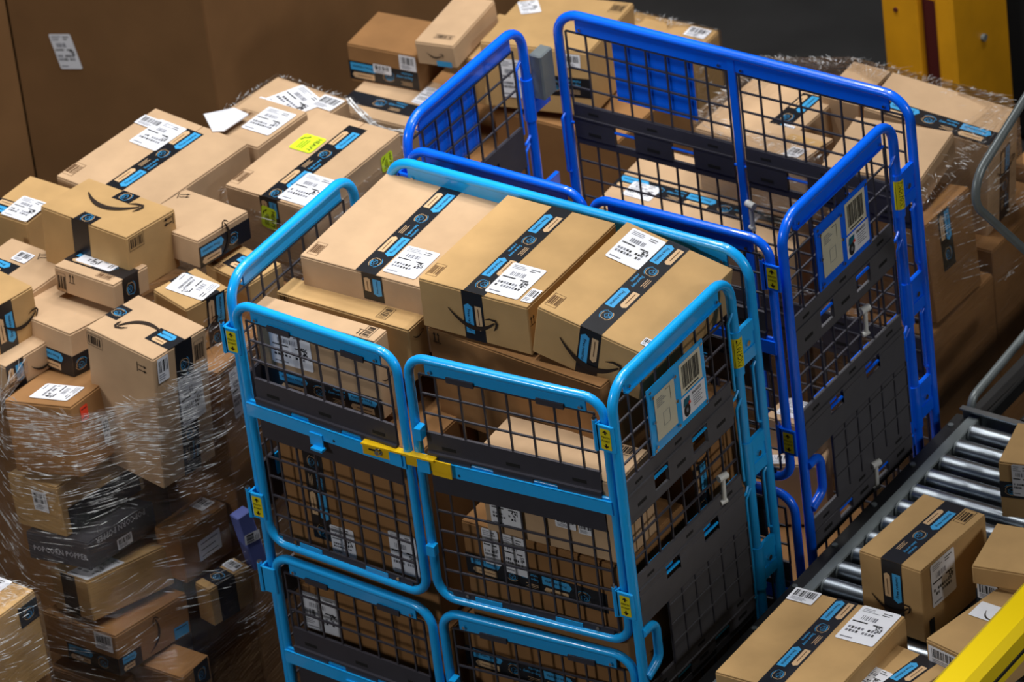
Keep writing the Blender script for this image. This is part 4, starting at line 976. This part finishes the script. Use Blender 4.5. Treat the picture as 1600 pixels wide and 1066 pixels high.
fitted('v5', 'box with blue tape standing at the right picture edge', GOLD, group=G7).tape(('F', (1566, 762), (1600, 770)), w=.05, phase=.0).label('F', (1596, 745), .05, .1)
fitted('v6', 'box with slanting tape at the bottom between the flat ones', GOLD, group=G7).tape(('T', (1462, 1030), (1385, 1070)), phase=.03, flip=True).label('T', (1342, 1060), .08, .09)
placed('v7', (1.17, .27, .80), (1.37, .44, .955), 'box under another near the yellow rail with label in shadow', GOLD, group=G7).blabel('F', (1544, 925), .06, .05).tape(('F', (1520, 930), (1560, 940)), w=.05)
# ------------------------------------------------------------------ wrapped box at the bottom left corner
fitted('e1', 'film wrapped box at the very bottom left corner', GOLD).tape(('R', (30, 965), (60, 950)), phase=0).label('T', (-5, 905), .1, .12)
placed('e30', (-1.55, -1.10, .145), (-1.02, -.80, .685), 'plain carton under the film wrapped box at bottom left', BROWN)
for _c in CART.values(): _c.finish()
# ------------------------------------------------------------------ stretch film round the pallets
def hull2(pts):
    pts = sorted(set(pts))
    def half(ps):
        h = []
        for p in ps:
            while len(h) > 1 and (h[-1][0] - h[-2][0]) * (p[1] - h[-2][1]) - (h[-1][1] - h[-2][1]) * (p[0] - h[-2][0]) <= 0: h.pop()
            h.append(p)
        return h[:-1]
    return half(pts) + half(pts[::-1])
def film(keys, z0, ztop, label, nz=34, na=220, band=.07, lip=None, off=.007, folds=120, tilt=.0, zlo=None):
    cs = []
    for k in keys:
        c = CART[k]; P = [c.mw @ Vector((i * c.A / 2, j * c.B / 2, h)) for i in (-1, 1) for j in (-1, 1) for h in (0, c.H)]
        cs.append(P)
    allp = [p for P in cs for p in P]
    cen = Vector((sum(p.x for p in allp) / len(allp), sum(p.y for p in allp) / len(allp), 0))
    def radial(z):
        pts = []
        for P in cs:
            zl, zh = min(p.z for p in P), max(p.z for p in P)
            if zl - band <= z <= zh + band: pts += [(round(p.x, 4), round(p.y, 4)) for p in P]
        if len(pts) < 3: return None
        H = hull2(pts); out = []
        for i in range(na):
            a = 2 * math.pi * i / na; d = (math.cos(a), math.sin(a)); best = 0
            for j in range(len(H)):
                x0, y0 = H[j][0] - cen.x, H[j][1] - cen.y; x1, y1 = H[(j + 1) % len(H)][0] - cen.x, H[(j + 1) % len(H)][1] - cen.y
                ex, ey = x1 - x0, y1 - y0; den = d[0] * ey - d[1] * ex
                if abs(den) < 1e-9: continue
                t = (x0 * ey - y0 * ex) / den; s = (x0 * d[1] - y0 * d[0]) / den
                if t > 0 and -1e-6 <= s <= 1 + 1e-6: best = max(best, t)
            out.append(best)
        return out
    rows = []; last = None
    for k in range(nz + 1):
        f = k / nz; r = radial(z0 + (max(ztop(2 * math.pi * i / na) for i in range(0, na, 8)) - z0) * f) or last
        rows.append(r); last = r
    first = next(r for r in rows if r)
    rows = [r or first for r in rows]
    sm = []
    for k in range(nz + 1):
        acc = [0] * na; n = 0
        for q in (-2, -1, 0, 1, 2):
            if 0 <= k + q <= nz: n += 1; acc = [x + y for x, y in zip(acc, rows[k + q])]
        sm.append([max(x / n, y) for x, y in zip(acc, rows[k])])
    vs = []; fs = []; uvs = []; rnd = random.Random(4)
    for k in range(nz + 1):
        for i in range(na):
            a = 2 * math.pi * i / na; r = sm[k][i] + off; z = z0 + (ztop(a) - z0) * k / nz 
            vs.append((r * math.cos(a), r * math.sin(a), z)); uvs.append((a * .55, z))
    tot = nz + 1
    if lip:
        for j, (dr, dz) in enumerate(lip):
            for i in range(na):
                a = 2 * math.pi * i / na; r = sm[nz][i] + off - dr * (1 + .25 * math.sin(a * 5)); z = ztop(a) + dz
                vs.append((r * math.cos(a), r * math.sin(a), z)); uvs.append((a * .55, ztop(a) + dr))
        tot += len(lip)
    for k in range(tot - 1):
        for i in range(na):
            j = (i + 1) % na; fs.append((k * na + i, k * na + j, (k + 1) * na + j, (k + 1) * na + i))
    me = bpy.data.meshes.new('stretch_film'); me.from_pydata([(x, y, z - z0) for x, y, z in vs], [], fs); me.materials.append(FILM)
    ul = me.uv_layers.new(name='UVMap')
    for p in me.polygons:
        p.use_smooth = True
        us = [uvs[me.loops[l].vertex_index] for l in p.loop_indices]; wrap = max(u[0] for u in us) - min(u[0] for u in us) > 1
        for l, u in zip(p.loop_indices, us): ul.data[l].uv = (u[0] + (2 * math.pi * .55 if wrap and u[0] < 1 else 0), u[1])
    o = bpy.data.objects.new('stretch_film', me); COL.objects.link(o); o.location = (cen.x, cen.y, z0)
    tag(o, label, 'stretch film', 'clear stretch film around the pallets')
    # raised film folds; glints are put into their white colour
    def surf(a, z, d):
        a %= 2 * math.pi; x = a / (2 * math.pi) * na; i = int(x) % na; j = (i + 1) % na; t = x - int(x)
        y = max(0, min(nz - .001, (z - z0) / (ztop(a) - z0) * nz)); k = int(y); q = y - k
        r = (sm[k][i] * (1 - t) + sm[k][j] * t) * (1 - q) + (sm[k + 1][i] * (1 - t) + sm[k + 1][j] * t) * q + off + d
        return Vector((r * math.cos(a), r * math.sin(a), z - z0))
    fb = MB(); zl = zlo if zlo is not None else z0
    for g in range(folds // 6):
        a0 = rnd.uniform(0, 2 * math.pi); zc = zl + (ztop(a0) - zl) * (rnd.random() ** .8 if rnd.random() < .6 else rnd.uniform(.80, 1.01)); sl = rnd.gauss(tilt + (.20 if 3.7 < a0 < 5.3 else -.26 if (a0 < 1.0 or a0 >= 5.3) else 0), .07)
        for _ in range(rnd.randint(4, 10)):
            a = a0 + rnd.gauss(0, .10); z = zc + rnd.gauss(0, .02); r0 = surf(a, z, 0); rr = math.hypot(r0.x, r0.y)
            Ls = rnd.choice((.015, .03, .05, .08, .12, .18)) * rnd.uniform(.6, 1.4); w = rnd.uniform(.0005, .0015); s2 = sl + rnd.gauss(0, .03)
            z1 = min(z + s2 * Ls, ztop(a) - .004); p0 = surf(a, z, .0008); p1 = surf(a + Ls / rr, z1, .0008); pm = (p0 + p1) / 2; mid = surf(a + Ls / rr / 2, (z + z1) / 2, .0008)
            if (mid - pm).length > .006: continue
            nn = Vector((pm.x, pm.y, 0)).normalized(); up = Vector((0, 0, 1)); vs = []; fs = []
            for q in range(5):
                f = q / 4; c = p0.lerp(p1, f) + (mid - pm) * (4 * f * (1 - f)); ww = w * (.25, .8, 1, .8, .25)[q]
                vs += [c - up * ww, c + nn * ww * 1.2, c + up * ww]
            for q in range(4):
                for e in (0, 1): fs.append((q * 3 + e, q * 3 + 3 + e, q * 3 + 4 + e, q * 3 + 1 + e))
            fb.add(vs, fs, FOLD, True)
    if lip:
        for g in range(folds * 2):
            a = rnd.uniform(0, 2 * math.pi); p = surf(a, ztop(a), 0); dv = Vector((p.x, p.y, 0)).normalized(); tv = Vector((-dv.y, dv.x, 0))
            p = p - dv * (lip[0][0] + abs(rnd.gauss(0, lip[-1][0] * .45))); p.z = ztop(a) - z0 + max(q[1] for q in lip) + .002
            di = (dv + tv * rnd.gauss(0, .5)).normalized() * rnd.uniform(.004, .016); w = rnd.uniform(.0003, .0009); sd = Vector((-di.y, di.x, 0)).normalized() * w
            fb.add([p - di, p + sd + Vector((0, 0, w)), p + di, p - sd + Vector((0, 0, w))], [(0, 1, 2, 3)], FOLD)
    x = fb.build('film_fold_glints', o); x['kind'] = 'stuff'; x['label'] = 'white film folds with painted glints'
    return o
film(['a5', 'a9', 'a10', 'a11', 'a12', 'a13', 'a14', 'a15', 'a16', 'a30', 'a31', 'a32'], .16, lambda a: 1.33 + .03 * math.sin(a + .4), 'clear wrinkled stretch film around the left stack', nz=60, na=300, folds=2600, zlo=.45)
fB = film(['b3', 'b4', 'b30', 'b31', 'b2'], .5, lambda a: 1.34, 'clear stretch film around the boxes with lime stickers', lip=((.004, .003), (.02, .003)), folds=150, zlo=1.0)
film(['d1', 'd2', 'd0', 'd3', 'd5', 'd30', 'd31', 'd32'], .16, lambda a: 1.19, 'clear stretch film around the pallet behind the royal blue cage', lip=((.01, .012), (.04, .016), (.09, .012)), folds=500, zlo=.7)
film(['c6'], .3, lambda a: .90, 'clear stretch film around the box at the edge of the dark floor', nz=14, na=120, lip=((.01, .006), (.05, .006)), folds=80)
film(['e1', 'e30'], .16, lambda a: .94, 'clear stretch film around the box at the bottom left corner', nz=40, na=160, lip=((.01, .012), (.05, .016), (.10, .02)), folds=500, zlo=.5)
# twisted tail of film hanging from the boxes with lime stickers
p0, p1 = at((545, 158), 2, 1.36), at((632, 207), 2, 1.36)
m = MB()
for k in range(4): m.tube([p0.lerp(p1, t / 12) + Vector((.006 * math.cos(k * 1.6 + t * .5), .006 * math.sin(k * 1.6 + t * .5), .007 * math.sin(k + t * .45) - .03 * math.sin(math.pi * t / 12))) - fB.location for t in range(13)], .0028, FOLD, 6)
x = m.build('film_tail', fB); x['label'] = 'twisted white film tail'; x['kind'] = 'stuff'
